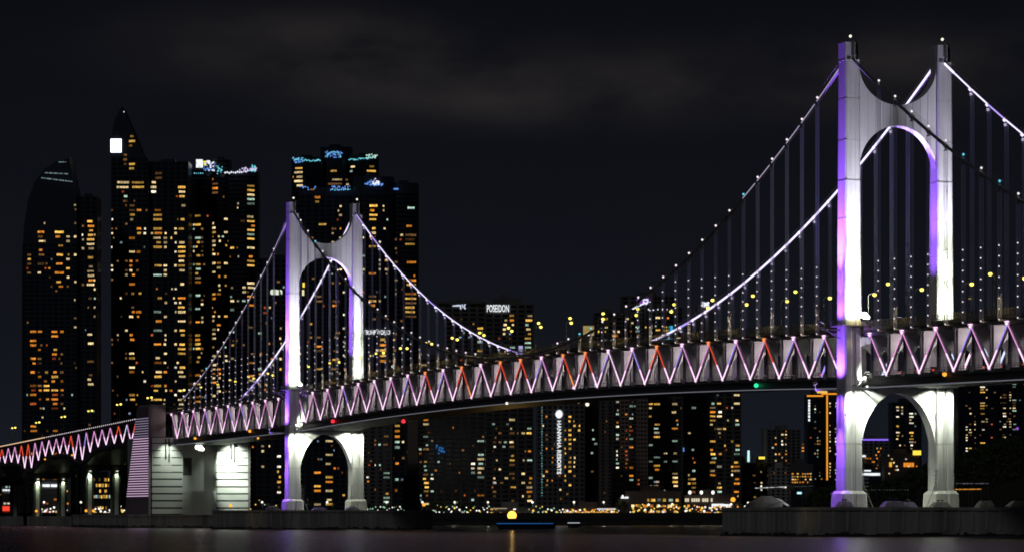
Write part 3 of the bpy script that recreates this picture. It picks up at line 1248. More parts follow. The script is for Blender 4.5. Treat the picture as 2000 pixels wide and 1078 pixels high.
def lamp_meshes(h, arm):
    m = MB()
    m.tube([(0, 0, 0), (0, 0, h * .93), (arm * .25, 0, h * .985), (arm, 0, h)], [.11, .08, .07, .05], 6)
    a = m.mesh('lamp_pole', M_GREYST)
    m = MB()
    m.box(arm - .15, arm + .65, -.2, .2, h - .02, h + .14)
    b_ = m.mesh('lamp_housing', M_GREYST)
    m = MB()
    m.ball((arm + .25, 0, h - .3), .44, 0, 12, 7, .85)
    c = m.mesh('lamp_globe', L_SODIUM)
    return a, b_, c


LM_NEAR = lamp_meshes(8.0, 1.2)
LM_FAR = lamp_meshes(11.4, -1.2)


def street_lamp(u, s, z, meshes, label, group, e=420):
    r = empty('street_lamp', BW(u, s, z), TH)
    tag(r, label, 'street lamp', group)
    for nme, me in zip(('lamp_pole', 'lamp_housing', 'lamp_globe'), meshes):
        link(nme, me, r)
    if e:
        x = 1.4 if meshes is LM_NEAR else -1.4
        h = 6.7 if meshes is LM_NEAR else 10.6
        lightobj('SPOT', 'lamp_light', (x, 0, h - .15), e, (1.0, .78, .30), r, (x, 0, 0), .3, 150, .4)
    return r


def row(u, slist, meshes, zf, fmt, group, e):
    for k, s in enumerate(slist):
        street_lamp(u, s, zf(s), meshes, fmt.format(ORD[k + 1]), group, e)


GB = 'yellow street lamps along the bridge deck'
row(-TR + .2, [21.3 + 27.05 * k for k in range(17)], LM_NEAR, lambda s: ztop(s) + .8, 'yellow street lamp on the main span, left row, {} from the nearer tower', GB, 3500)
row(TR - .2, [23.0 + 29.3 * k for k in range(16)], LM_FAR, lambda s: ztop(s) + .8, 'yellow street lamp on the main span, right row, {} from the nearer tower', GB, 0)
row(-TR + .2, [-5.5 - 26.8 * k for k in range(4)], LM_NEAR, lambda s: ztop(s) + .8, 'yellow street lamp right of the nearer tower, left row, {} outwards', GB, 3500)
row(TR - .2, [-34.7 - 29.3 * k for k in range(2)], LM_FAR, lambda s: ztop(s) + .8, 'yellow street lamp right of the nearer tower, right row, {} outwards', GB, 0)
row(-TR + .2, [515 + 27.5 * k for k in range(7)], LM_NEAR, lambda s: ztop(s) + .8, 'yellow street lamp left of the farther tower, left row, {} outwards', GB, 0)
row(TR - .2, [522 + 29.3 * k for k in range(6)], LM_FAR, lambda s: ztop(s) + .8, 'yellow street lamp left of the farther tower, right row, {} outwards', GB, 0)
row(-TR + .2, [737 + 57.5 * k for k in range(6)], LM_NEAR, lambda s: max(vzt(s), 0) + 1.0, 'yellow street lamp on the approach viaduct, left row, {} beyond the anchorage', GB, 500)
row(TR - .2, [752 + 60 * k for k in range(7)], LM_FAR, lambda s: vzt(s) + 1.0, 'yellow street lamp on the approach viaduct, right row, {} beyond the anchorage', GB, 0)

# ---------------------------------------------------------------- signal lights under the deck


def signal(p, mat, label, r=.5, col=None):
    o = empty('signal_light', p)
    tag(o, label, 'signal light', 'signal lights on the bridge')
    m = MB()
    m.tube([(0, 0, .35), (0, 0, 1.1)], .12, 8)
    m.box(-.35, .35, -.35, .35, .3, .45)
    m.build('mount', M_DARKST, o)
    m = MB()
    m.ball((0, 0, 0), r, 0, 12, 8)
    m.build('lens', mat, o)


def su(px, y, u):
    k = (px - 1000) / FPX
    x0, y0 = BX + u * CA, BY + u * SA
    s = (k * y0 - x0) / (-SA - k * CA)
    Y = y0 + s * CA
    return u, s, CAMH + (HOR - y) * Y / FPX


for px, y, mt, lab, r in ((650, 822, L_NAVR, 'red signal light under the deck right of the farther tower', .62),
                          (788, 822, L_NAVR, 'red signal light under the deck left of midspan', .62),
                          (1477, 752, L_NAVG, 'green signal light under the deck left of the nearer tower', .55),
                          (1845, 730, L_NAVO, 'orange signal light under the deck right of the nearer tower', .5),
                          (488, 841, L_NAVO, 'orange signal light under the deck left of the farther tower', .55),
                          (504, 855, L_NAVO, 'small orange signal light below the deck left of the farther tower', .4),
                          (990, 787, L_DOTW, 'white lamp under the deck at midspan', .4),
                          (1147, 789, L_DOTW, 'white lamp under the deck right of midspan', .5),
                          (381, 855, L_NAVO, 'yellow signal light under the deck above the anchorage floodlight', .5)):
    signal(BW(*su(px, y, -TR - .6)), mt, lab, r)
for px, y, lab in ((88, 896, 'orange signal light under the approach viaduct near the left edge'), (141, 888, 'orange signal light under the viaduct left of its lit pier'),
                   (259, 868, 'orange signal light under the viaduct beside the striped wall')):
    signal(BW(*su(px, y, -TR - .6)), L_NAVO, lab, .42)

# ---------------------------------------------------------------- cars on the lower deck
m = MB()
sec = [(-2.1, .45, .75), (-2.0, .40, 1.0), (-1.7, .40, 1.05), (1.9, .40, .95), (2.1, .45, .7)]
m.loft([[(-.85, y, a), (.85, y, a), (.9, y, (a + c) / 2), (.8, y, c), (-.8, y, c), (-.9, y, (a + c) / 2)] for y, a, c in sec])
CARB = {k: m.mesh('car_body', principled('car_paint_' + k, c, .3, spec=.6)) for k, c in (('white', (.7, .7, .7)), ('silver', (.35, .36, .38)), ('black', (.02, .02, .022)), ('red', (.35, .03, .03)))}
m = MB()
m.loft([[(-.78, -1.6, .98), (.78, -1.6, .98), (.78, 1.1, .98), (-.78, 1.1, .98)], [(-.62, -1.1, 1.48), (.62, -1.1, 1.48), (.62, .45, 1.5), (-.62, .45, 1.5)]])
CARC = m.mesh('car_cabin', M_GLASS)
m = MB()
m.tube([(-.1, 0, 0), (.1, 0, 0)], .33, 12)
CARW = m.mesh('car_wheel', principled('tyre', (.02, .02, .02), .9))
m = MB()
m.box(-.2, .2, -.04, .04, -.1, .1)
CART = m.mesh('tail_light', glowmat('tail_light_red', (1.0, .05, .03), 1.6))
cl_ = [(-12, 'white', 'right of the nearer tower leg'), (-24, 'silver', 'first bay beyond the tower ladder'), (-33, 'red', 'second bay beyond the tower ladder'), (-44, 'black', 'right of the nearer tower, third bay'),
       (-57, 'white', 'right of the nearer tower, fourth bay'), (-66, 'silver', 'right of the nearer tower, fifth bay'), (-80, 'black', 'near the right edge'), (14, 'silver', 'just left of the nearer tower'),
       (36, 'white', 'left of the nearer tower, second bay'), (47, 'red', 'left of the nearer tower, third bay'), (60, 'black', 'left of the nearer tower above the green signal')]
for s, k, nm in cl_:
    o = empty('car', BW(-5.0, s, ztop(s) - DEPTH + .28), TH)
    tag(o, f'{k} car on the lower deck, ' + nm, 'car', 'cars on the lower deck')
    link('car_body', CARB[k], o)
    link('car_cabin', CARC, o)
    for x in (-.78, .78):
        for y in (-1.3, 1.35):
            link('wheel', CARW, o, (x, y, .33))
        link('tail_light', CART, o, (x * .75, -2.12, .78))

# ---------------------------------------------------------------- the city on the shore
PAL = {}
for k, c, s in (('o', (1.0, .33, .035), .60), ('y', (1.0, .55, .10), .78), ('p', (1.0, .74, .36), .76), ('c', (.60, .88, .72), .48), ('w', (1.0, .90, .70), .95),
                ('r', (.85, .16, .04), .42), ('d', (.9, .45, .16), .15), ('b', (.55, .75, 1.0), .26)):
    PAL[k] = glowmat('lit_window_' + k, c, s * .95, vary=.72, inner=.6, inscale=2.6)
M_FRAME = principled('window_frame', (.06, .06, .065), .6)


def window_mesh(mat, n=3):
    m = MB()
    m.box(-.5, .5, -.5, .5, -.5, .5)
    for k in range(n):
        a = -.46 + .92 * k / n + .012
        c = -.46 + .92 * (k + 1) / n - .012
        m.face([(a, -.62, -.42), (c, -.62, -.42), (c, -.62, .40), (a, -.62, .40)], 1)
    return m.mesh('window', [M_FRAME, mat])


WMESH = {k: [window_mesh(v, n) for n in (2, 3, 4)] for k, v in PAL.items()}
NWIN = 0


class Building:
    def __init__(self, name, label, Y, facade, group=None, cat='building'):
        self.Y = Y
        self.rng = random.Random(sum(map(ord, label)))
        self.name, self.label, self.facade = name, label, facade
        self.blocks = []
        self.root = None
        self.group = group
        self.cat = cat
        self.used = []

    def X(self, px, Y=None):
        return (px - 1000) * (Y or self.Y) / FPX

    def Z(self, y, Y=None):
        return CAMH + (HOR - y) * (Y or self.Y) / FPX

    def start(self, px):
        self.ox = self.X(px)
        self.root = tag(empty(self.name, (self.ox, self.Y, QZ)), self.label, self.cat, self.group)

    def block(self, x0, x1, yt, dy=0.0, depth=28.0, bow=0.0, ybase=None, facade=None, pitch=9.0, grid=True, part='wall', roof=True):
        Y = self.Y + dy
        if self.root is None:
            self.start((x0 + x1) / 2)
        X0, X1, Z1 = self.X(x0, Y), self.X(x1, Y), self.Z(yt, Y)
        Z0 = QZ if ybase is None else self.Z(ybase, Y)
        if bow:
            n = 7
            fr = [(X0 + (X1 - X0) * k / n, Y - bow * (1 - (2 * k / n - 1) ** 2)) for k in range(n + 1)]
        else:
            fr = [(X0, Y), (X1, Y)]
        fr = [(x - self.ox, y - self.Y) for x, y in fr]
        ring = fr + [(fr[-1][0], dy + depth), (fr[0][0], dy + depth)]
        m = MB()
        m.hexa([(x, y, Z0 - QZ) for x, y in ring], [(x, y, Z1 - QZ) for x, y in ring])
        m.build(part, facade or self.facade, self.root)
        hp = pitch * Y / FPX
        cx = (fr[0][0] + fr[-1][0]) / 2
        cy = dy + depth / 2

        def grow(pt, g):
            return (pt[0] + (g if pt[0] > cx else -g), pt[1] + (g if pt[1] > cy else -g))
        m = MB()
        z = Z1 - QZ - .4
        zb = Z0 - QZ
        while z > zb + 1 and grid:
            rr = [grow(p, .18) for p in ring]
            m.hexa([(x, y, z) for x, y in rr], [(x, y, z + .45) for x, y in rr])
            z -= hp
        if m.f:
            m.build('floor_bands', facade or self.facade, self.root)['kind'] = 'stuff'
        b = dict(fr=fr, x0=x0, x1=x1, yt=yt, Y=Y, dy=dy, pitch=pitch, z1=Z1, z0=Z0, hp=hp)
        self.blocks.append(b)
        if roof and x1 - x0 > 24:
            m = MB()
            w = fr[-1][0] - fr[0][0]
            m.box(cx - w * .22, cx + w * .14, cy - 4, cy + 4, Z1 - QZ, Z1 - QZ + 2.6)
            m.build('roof_plant', facade or self.facade, self.root)
        return b

    def profile(self, pts, depth=30.0, dy=0.0, pitch=9.0, x0=None, x1=None):
        """tower with a curved outline: pts photo pixels clockwise"""
        Y = self.Y + dy
        if self.root is None:
            self.start(sum(p[0] for p in pts) / len(pts))
        q = [(self.X(x, Y) - self.ox, self.Z(y, Y) - QZ) for x, y in pts]
        n = len(q)
        m = MB()
        m.face([(x, dy, z) for x, z in q][::-1])
        m.face([(x, dy + depth, z) for x, z in q])
        for k in range(n):
            a, c = q[k], q[(k + 1) % n]
            m.face([(a[0], dy, a[1]), (c[0], dy, c[1]), (c[0], dy + depth, c[1]), (a[0], dy + depth, a[1])])
        m.build('wall', self.facade, self.root)
        xs_ = [p[0] for p in pts]
        b = dict(fr=[(self.X(min(xs_), Y) - self.ox, dy), (self.X(max(xs_), Y) - self.ox, dy)], x0=min(xs_), x1=max(xs_), yt=min(p[1] for p in pts), Y=Y, dy=dy,
                 pitch=pitch, z1=self.Z(min(p[1] for p in pts), Y), z0=QZ, hp=pitch * Y / FPX)
        self.blocks.append(b)
        return b

    def place(self, b, px, w, y, h, key, n=None):
        global NWIN
        X = self.X(px, b['Y']) - self.ox
        fr = b['fr']
        k = 0
        while k < len(fr) - 2 and X > fr[k + 1][0]:
            k += 1
        (xa, ya), (xb, yb) = fr[k], fr[k + 1]
        t = (X - xa) / (xb - xa)
        yy = ya + (yb - ya) * t
        ang = math.atan2(yb - ya, xb - xa)
        wm, hm = w * b['Y'] / FPX, h * b['Y'] / FPX
        i = n if n is not None else (0 if w < 7 else (1 if w < 13 else 2))
        o = link('window', WMESH[key][i], self.root, (X + math.sin(ang) * .16, yy - math.cos(ang) * .16, self.Z(y, b['Y']) - QZ), (wm, .5, hm))
        o.rotation_euler = (0, 0, ang)
        self.used.append((px, y, w))
        NWIN += 1

    def cols(self, b, specs, hfrac=.58):
        """specs: (centre px, width px, y0, y1, share lit, colour letters)"""
        r = self.rng
        p = b['pitch']
        top = b['yt'] + p * .55
        for cx, w, y0, y1, dens, pal in specs:
            k = math.ceil((y0 - top) / p)
            while top + k * p < y1:
                y = top + k * p
                k += 1
                if r.random() < dens * (.9 if dens < .9 else 1):
                    ww = w * r.choice((1, 1, .85, .7, .5))
                    self.place(b, cx + (w - ww) * r.uniform(-.5, .5), ww, y + r.uniform(-.2, .2), p * hfrac * r.uniform(.8, 1.05), r.choice(pal))

    def scatter(self, b, n, y0, y1, pal, w=(3, 7), x0=None, x1=None):
        r = self.rng
        p = b['pitch']
        top = b['yt'] + p * .55
        for _ in range(n):
            y = top + p * round((r.uniform(y0, y1) - top) / p)
            ww = r.uniform(*w)
            x = r.uniform((x0 or b['x0']) + ww, (x1 or b['x1']) - ww)
            if any(abs(x - u[0]) < (ww + u[2]) * .6 and abs(y - u[1]) < p * .7 for u in self.used):
                continue
            self.place(b, x, ww, y, p * .5, r.choice(pal))

    def dark(self, b, wm=3.0, gap=1.1, y0=None, y1=None, hfrac=.55):
        self.scatter(b, int((b['x1'] - b['x0']) * (1000 - max(b['yt'], y0 or 0)) / 1500), max(b['yt'], y0 or 0) + 25, 985, 'dddorpcdb', (2.2, 5))
        """unlit panes over the front, joined"""
        m = MB()
        fr = b['fr']
        z = b['z1'] - QZ - b['hp'] * .55
        zmax = self.Z(y0, b['Y']) - QZ if y0 else 1e9
        zmin = (self.Z(y1, b['Y']) if y1 else b['z0']) - QZ + 1.0
        while z > zmin:
            if z < zmax:
                for k in range(len(fr) - 1):
                    a, c = Vector((*fr[k], 0)), Vector((*fr[k + 1], 0))
                    L = (c - a).length
                    n = max(1, int(L / (wm + gap)))
                    d = (c - a) / L
                    nn = Vector((d.y, -d.x, 0))
                    for q in range(n):
                        s0 = (q + .5) * L / n - wm / 2
                        p0, p1 = a + d * s0 + nn * .07, a + d * (s0 + wm) + nn * .07
                        hh = b['hp'] * hfrac / 2
                        m.face([(p0.x, p0.y, z - hh), (p1.x, p1.y, z - hh), (p1.x, p1.y, z + hh), (p0.x, p0.y, z + hh)])
            z -= b['hp']
        if m.f:
            m.build('unlit_windows', M_GLASS, self.root)['kind'] = 'stuff'

    def dots(self, pts, mat, r=.5, dy=-1.2, name='crown_lights'):
        m = MB()
        for x, y in pts:
            Y = self.Y + dy
            m.octa((self.X(x, Y) - self.ox, dy, self.Z(y, Y) - QZ), r * self.rng.uniform(.7, 1.25))
        o = m.build(name, mat, self.root)
        o['kind'] = 'stuff'

    def panel(self, x0, x1, y0, y1, mat, dy=-.6, name='sign_panel', thick=.4):
        Y = self.Y + dy
        m = MB()
        m.box(self.X(x0, Y) - self.ox, self.X(x1, Y) - self.ox, dy, dy + thick, self.Z(y1, Y) - QZ, self.Z(y0, Y) - QZ)
        return m.build(name, mat, self.root)

    def strokes(self, polys, mat, dy=-.7, name='sign_stroke'):
        """sign strokes too blurred to read, each a small solid plate of photo-pixel corners"""
        Y = self.Y + dy
        for q in polys:
            f_ = [(self.X(x, Y) - self.ox, self.Z(y, Y) - QZ) for x, y in q]
            m = MB()
            n = len(f_)
            m.face([(x, dy, z) for x, z in f_])
            m.face([(x, dy + .3, z) for x, z in f_][::-1])
            for k in range(n):
                a, c = f_[k], f_[(k + 1) % n]
                m.face([(a[0], dy, a[1]), (a[0], dy + .3, a[1]), (c[0], dy + .3, c[1]), (c[0], dy, c[1])])
            m.build(name, mat, self.root)

    def text(self, s, x0, x1, y0, y1, mat, dy=-.8, vertical=False, name='sign_letters', bold=.02):
        cu = bpy.data.curves.new('sign_letters', 'FONT')
        cu.body = s
        cu.align_x = 'LEFT'
        cu.extrude = .04
        cu.offset = bold
        cu.resolution_u = 3
        t = bpy.data.objects.new('sign_tmp', cu)
        COL.objects.link(t)
        bpy.context.view_layer.update()
        me = bpy.data.meshes.new_from_object(t.evaluated_get(bpy.context.evaluated_depsgraph_get()))
        bpy.data.objects.remove(t)
        vs = [v.co.copy() for v in me.vertices]
        ax0, ax1 = min(v.x for v in vs), max(v.x for v in vs)
        ay0, ay1 = min(v.y for v in vs), max(v.y for v in vs)
        Y = self.Y + dy
        X0, X1 = self.X(x0, Y) - self.ox, self.X(x1, Y) - self.ox
        Z0, Z1 = self.Z(y1, Y) - QZ, self.Z(y0, Y) - QZ
        for v, c in zip(me.vertices, vs):
            a, c2 = (c.x - ax0) / (ax1 - ax0), (c.y - ay0) / (ay1 - ay0)
            if vertical:       # letters turned a quarter clockwise, reading downwards
                v.co = (X0 + (X1 - X0) * c2, dy - c.z * 4, Z1 + (Z0 - Z1) * a)
            else:
                v.co = (X0 + (X1 - X0) * a, dy - c.z * 4, Z0 + (Z1 - Z0) * c2)
        me.materials.clear()
        me.materials.append(mat)
        return link(name, me, self.root)


F_NIGHT = principled('dark_curtain_wall', (.048, .056, .078), .35, spec=.4)
F_BLUE = principled('blue_black_curtain_wall', (.022, .028, .045), .3, spec=.4)
F_GREY = principled('grey_rendered_wall', (.20, .20, .20), .8, noise=.25, nscale=.06)
F_MID = principled('grey_brown_facade', (.15, .14, .135), .7, noise=.25, nscale=.08)
F_TAN = principled('tan_rendered_wall', (.30, .25, .21), .8, noise=.25, nscale=.06)
F_PALE = principled('pale_rendered_wall', (.42, .42, .40), .8, noise=.2, nscale=.06)
F_BROWN = principled('brown_wall', (.13, .10, .085), .8)
C_CYAN = glowmat('crown_cyan', (.20, .80, .95), .9)
C_BLUE = glowmat('crown_blue', (.16, .38, 1.0), .85)
C_WHITE = glowmat('crown_white', (.85, .88, 1.0), 1.1)
C_PURP = glowmat('crown_purple', (.45, .12, .9), .7)
SIGNW = glowmat('sign_white', (.93, .97, 1.0), 1.05, inner=.25, inscale=.5)
SIGNY = glowmat('sign_yellow', (1.0, .78, .08), 1.1)
SIGNO = glowmat('sign_orange', (1.0, .36, .03), .9)
HI = 'glass high-rise towers on the shore'

# --- slim tower with curved sail top, far left
B = Building('curved_tower', 'dark curved glass tower with pale dotted rows near its tip, far left', 2850, F_NIGHT, HI)
b = B.profile([(42, 1000), (43, 500), (47, 440), (55, 390), (68, 355), (85, 332), (108, 317), (136, 308), (139, 335), (150, 384), (152, 1000)], 34, pitch=8.8)
c = B.block(152, 190, 384, dy=3, depth=26, pitch=8.8)
B.dots([(115 + 1.5 * k, 317) for k in range(10) if k not in (4, 8)], glowmat('crown_dim', (.45, .62, .66), .42), .4)
B.dots([(88 + 2.0 * k, 338 + .1 * k) for k in range(24) if k % 5 != 3], MATS['crown_dim'], .42)
B.dots([(82 + 2.0 * k, 348 + .25 * k) for k in range(30) if k % 6 != 4], MATS['crown_dim'], .42)
B.cols(b, [(57, 8, 495, 560, .5, 'oyd'), (80, 14, 450, 560, .45, 'pod'), (88, 6, 400, 480, .2, 'pw'), (116, 19, 450, 580, .62, 'yopy'), (133, 7, 455, 545, .7, 'py'),
           (100, 6, 500, 560, .25, 'dc'), (65, 13, 632, 800, .55, 'oro'), (78, 9, 640, 800, .55, 'ood'), (91, 12, 720, 800, .6, 'oy'), (107, 14, 632, 800, .7, 'oory'),
           (121, 7, 640, 790, .35, 'od'), (54, 4, 590, 650, .3, 'd'), (147, 5, 400, 640, .25, 'dp'), (66, 14, 805, 900, .4, 'o'), (107, 14, 805, 900, .4, 'o')])
B.cols(c, [(162, 5, 430, 560, .55, 'pwd'), (177, 16, 425, 560, .75, 'ypoyp'), (177, 14, 560, 790, .4, 'pdd'), (185, 4, 440, 700, .3, 'pc')])
B.dark(b, y0=480)
B.dark(c)

# --- tallest tower with a pointed sail and a bright white box sign
B = Building('pointed_tower', 'tallest dark glass tower with pointed sail top and bright white square sign', 2900, F_NIGHT, HI)
b = B.profile([(217, 1000), (217, 300), (219, 258), (225, 232), (238, 208), (246, 226), (256, 250), (264, 268), (276, 297), (290, 318), (290, 1000)], 34, pitch=9.0)
c = B.block(290, 368, 316, dy=4, depth=30, pitch=9.0)
B.panel(216, 237, 272, 298, glowmat('big_sign_white', (.96, .96, 1.0), 3.0), name='sign_box', thick=.8)
B.dots([(242, 219)], C_WHITE, .5)
B.cols(b, [(258, 13, 262, 285, .7, 'oy'), (258, 12, 315, 345, .6, 'y'), (240, 30, 352, 372, 1, 'pwp'), (268, 30, 352, 372, 1, 'pyw'), (245, 10, 380, 400, .6, 'cd'),
           (258, 12, 385, 780, .62, 'yoopyd'), (247, 5, 380, 700, .22, 'pd'), (271, 11, 400, 620, .14, 'oy'), (219, 4, 400, 560, .55, 'pwd'), (219, 4, 560, 800, .2, 'bd'),
           (230, 4, 430, 800, .12, 'pd'), (245, 9, 300, 330, .6, 'dp'), (283, 5, 400, 800, .07, 'wc')])
B.cols(c, [(300, 12, 352, 375, .9, 'pw'), (308, 18, 408, 800, .55, 'yopcyy'), (323, 7, 430, 800, .45, 'opp'), (355, 16, 362, 800, .6, 'yoppy'), (343, 5, 400, 790, .3, 'wpp'),
           (334, 6, 440, 780, .14, 'oy'), (297, 5, 450, 800, .12, 'pr'), (310, 14, 318, 350, .15, 'd')])
B.dark(b, y0=310)
B.dark(c)

# --- tower with sparkling crown
B = Building('crowned_tower', 'dark three-lobed tower with violet white crown lights and small yellow white roof sign', 2950, F_NIGHT, HI)
b = B.block(374, 414, 332, bow=5, pitch=8.6)
c = B.block(412, 448, 312, dy=7, depth=24, bow=3, pitch=8.6)
d = B.block(446, 503, 334, dy=2, bow=6, pitch=8.6)
B.panel(383, 396, 312, 328, SIGNW, name='roof_sign')
B.panel(397, 403, 315, 324, SIGNY, name='roof_sign')
B.panel(403.5, 410, 314, 320, SIGNW, name='roof_sign')
r = random.Random(5)
B.dots([(r.uniform(398, 420), 334 - r.random() * 16) for _ in range(26)], C_BLUE, .55, -6)
B.dots([(r.uniform(408, 418), 334 - r.random() * 18) for _ in range(16)], C_WHITE, .6, -6.3)
B.dots([(380 + 4 * k, 339) for k in range(5)], C_CYAN, .5, -6)
B.dots([(424 + 2.0 * k + r.uniform(-2, 2), 325 + 3 * k) for k in range(5)] + [(r.uniform(424, 434), r.uniform(324, 340)) for _ in range(9)], C_CYAN, .55, -1)
B.dots([(440 + 4 * k, 338 - .10 * k * k * .3 + r.uniform(-1, 1)) for k in range(15)], C_WHITE, .65, -6)
B.dots([(r.uniform(468, 500), 338 - r.random() * 10 - max(0, 0)) for _ in range(30)], glowmat('crown_lilac', (.72, .60, 1.0), .95), .55, -6)
B.dots([(r.uniform(490, 502), 336 - r.random() * 14) for _ in range(18)], C_CYAN, .55, -5)
B.cols(b, [(388, 13, 420, 800, .55, 'yopyc'), (380, 4, 400, 780, .2, 'pc'), (396, 5, 440, 780, .3, 'pd')])
B.cols(c, [(418, 22, 345, 385, .9, 'od'), (416, 18, 425, 800, .68, 'poypp'), (428, 8, 440, 780, .55, 'opp'), (441, 8, 380, 760, .16, 'py')])
B.cols(d, [(475, 9, 365, 480, .35, 'pod'), (490, 18, 362, 600, .78, 'ypoypc'), (490, 14, 600, 800, .4, 'pody'), (466, 5, 380, 620, .25, 'pw'), (455, 10, 400, 760, .18, 'pyc'),
           (478, 8, 500, 800, .2, 'poc')])
B.dark(b)
B.dark(c)
B.dark(d)

# --- pair of crowned towers behind the far bridge tower
B = Building('crowned_tower', 'dark tower with cyan crown lights and high round drum, behind the farther bridge tower', 3000, F_BLUE, HI)
b = B.block(570, 630, 308, bow=5, pitch=8.5)
c = B.block(626, 686, 288, dy=6, depth=26, bow=4, pitch=8.5)
d = B.block(684, 738, 305, dy=1, bow=5, pitch=8.5)
B.dots([(573 + 2.6 * k, 314 + r.uniform(-5, 4) * (1 if k < 8 else .4)) for k in range(21)], C_CYAN, .6, -6)
B.dots([(r.uniform(572, 592), 314 + r.uniform(-5, 4)) for _ in range(22)], C_BLUE, .55, -6)
B.dots([(r.uniform(634, 668), 308 - r.random() * 12 + abs(0)) for _ in range(40)], C_BLUE, .5, 1)
B.dots([(652 + 13 * math.cos(a), 307 - 10 * math.sin(a)) for a in [math.pi * k / 12 for k in range(13)]], C_CYAN, .5, .8)
B.dots([(682 + 3.2 * k, 313 - .35 * k + r.uniform(-1.5, 1.5)) for k in range(17)], C_CYAN, .6, -6)
B.dots([(r.uniform(715, 737), 310 - r.random() * 9) for _ in range(26)], glowmat('crown_mint', (.65, 1.0, .85), .9), .5, -6)
B.cols(b, [(584, 21, 328, 368, 1, 'ypyc'), (584, 18, 368, 560, .1, 'y'), (610, 10, 372, 560, .1, 'yd')])
B.cols(c, [(652, 13, 328, 340, 1, 'y'), (655, 30, 346, 362, .9, 'dp'), (678, 12, 345, 365, .5, 'pd')])
B.cols(d, [(690, 14, 326, 338, .9, 'cp'), (725, 22, 326, 346, 1, 'yo'), (700, 9, 350, 400, .2, 'p')])
B.dark(b, y1=600)
B.dark(d, y1=600)

B = Building('crowned_tower', 'lower dark tower with blue crown lights, right of the farther bridge tower', 2880, F_NIGHT, HI)
b = B.block(583, 690, 372, dy=6, depth=24, pitch=8.8)
c = B.block(690, 768, 346, bow=6, pitch=8.8)
d = B.block(764, 816, 358, dy=3, bow=2, pitch=8.8)
B.dots([(r.uniform(645, 684), 368 + r.uniform(-4, 4)) for _ in range(34)] + [(r.uniform(583, 618), 368 + r.uniform(-3, 3)) for _ in range(9)], C_BLUE, .5, -1)
B.dots([(650 + 4.2 * k, 371 + r.uniform(-1, 1)) for k in range(9)], C_CYAN, .5, -1)
B.dots([(733 + r.gauss(0, 9), 363 - abs(r.gauss(0, 5))) for _ in range(46)], C_BLUE, .55, -7)
B.dots([(733 + r.gauss(0, 5), 361 - abs(r.gauss(0, 4))) for _ in range(24)], C_WHITE, .55, -7.3)
B.panel(769, 778, 368, 371, C_BLUE, name='roof_line_light')
B.cols(b, [(620, 12, 380, 395, 1, 'yo'), (612, 8, 440, 560, .2, 'pd'), (630, 16, 436, 446, 1, 'y'), (650, 5, 400, 560, .25, 'pd'), (665, 6, 400, 560, .25, 'pw'),
           (605, 8, 540, 800, .25, 'ypo'), (655, 18, 560, 800, .5, 'poyd'), (622, 18, 560, 800, .4, 'oyd'), (607, 6, 620, 760, .3, 'yp'), (672, 5, 560, 780, .25, 'pw'), (600, 6, 620, 780, .2, 'r'),
           (595, 8, 830, 990, .3, 'oy'), (620, 14, 840, 990, .4, 'oyp'), (643, 15, 850, 990, .55, 'opyp'), (672, 8, 850, 990, .3, 'yp')])
B.cols(c, [(730, 17, 398, 432, .9, 'yo'), (749, 5, 400, 420, .8, 'p'), (728, 15, 440, 560, .45, 'ypo'), (728, 16, 560, 640, .45, 'ypod'), (755, 8, 440, 640, .3, 'pyo'), (742, 4, 440, 640, .3, 'pw'),
           (712, 6, 440, 640, .2, 'pc')])
B.cols(d, [(803, 22, 405, 415, 1, 'c'), (802, 24, 440, 640, .55, 'yopyd'), (785, 6, 400, 640, .25, 'pdw'), (774, 6, 440, 640, .2, 'pd')])
B.dark(b, y0=385)
B.dark(c, y0=380)
B.dark(d, y0=380)

# --- tall slab seen behind the left side span, with a lit name board
B = Building('apartment_tower', 'dark apartment slab with a small white name board left of the farther tower', 2500, F_NIGHT, HI)
b = B.block(500, 596, 505, depth=26, pitch=10.0)
B.strokes([[(528, 568), (530, 565.5), (537, 565), (537, 575.5), (530, 575.5), (528, 573)], [(538, 565), (541.5, 566), (544.5, 566.5), (544.5, 575.5), (538, 575.5)], [(546, 566), (549, 566), (551.5, 568), (551, 574.5), (549, 574.5), (548, 570)]], glowmat('sign_soft_white', (.9, 1.0, .8), .8))
B.panel(590, 594, 566, 577, glowmat('sign_pale_yellow', (1, .9, .5), .9))
B.panel(591, 595, 552, 561, SIGNY)
B.cols(b, [(541, 12, 545, 560, .9, 'd'), (518, 8, 600, 620, .6, 'r'), (520, 7, 640, 790, .3, 'ypo'), (548, 5, 640, 780, .25, 'yp'), (533, 9, 640, 790, .25, 'cpo'), (508, 8, 650, 790, .3, 'ocp'),
           (514, 8, 835, 990, .25, 'p'), (545, 8, 840, 990, .4, 'ypw'), (580, 10, 610, 790, .2, 'oy')])
B.dark(b)

# --- apartment blocks behind the main span
B = Building('apartment_tower', 'dark apartment tower with a white curved roof sign right of the farther tower', 2450, F_NIGHT, HI)
b = B.block(704, 792, 636, depth=28, pitch=10.5)
B.text('TRUMP WORLD', 711, 762, 644, 653, SIGNW)
B.cols(b, [(737, 6, 660, 690, .7, 'w'), (748, 14, 660, 710, .9, 'yro'), (772, 8, 650, 720, .3, 'ry'), (742, 11, 812, 900, .5, 'ydc'), (776, 10, 825, 980, .6, 'yocc'), (787, 7, 830, 930, .35, 'pd'),
           (755, 13, 815, 985, .4, 'yocw'), (733, 7, 820, 950, .35, 'pw'), (718, 5, 900, 950, .4, 'w')])
B.scatter(b, 14, 660, 980, 'dpc')
B.dark(b, y0=665)

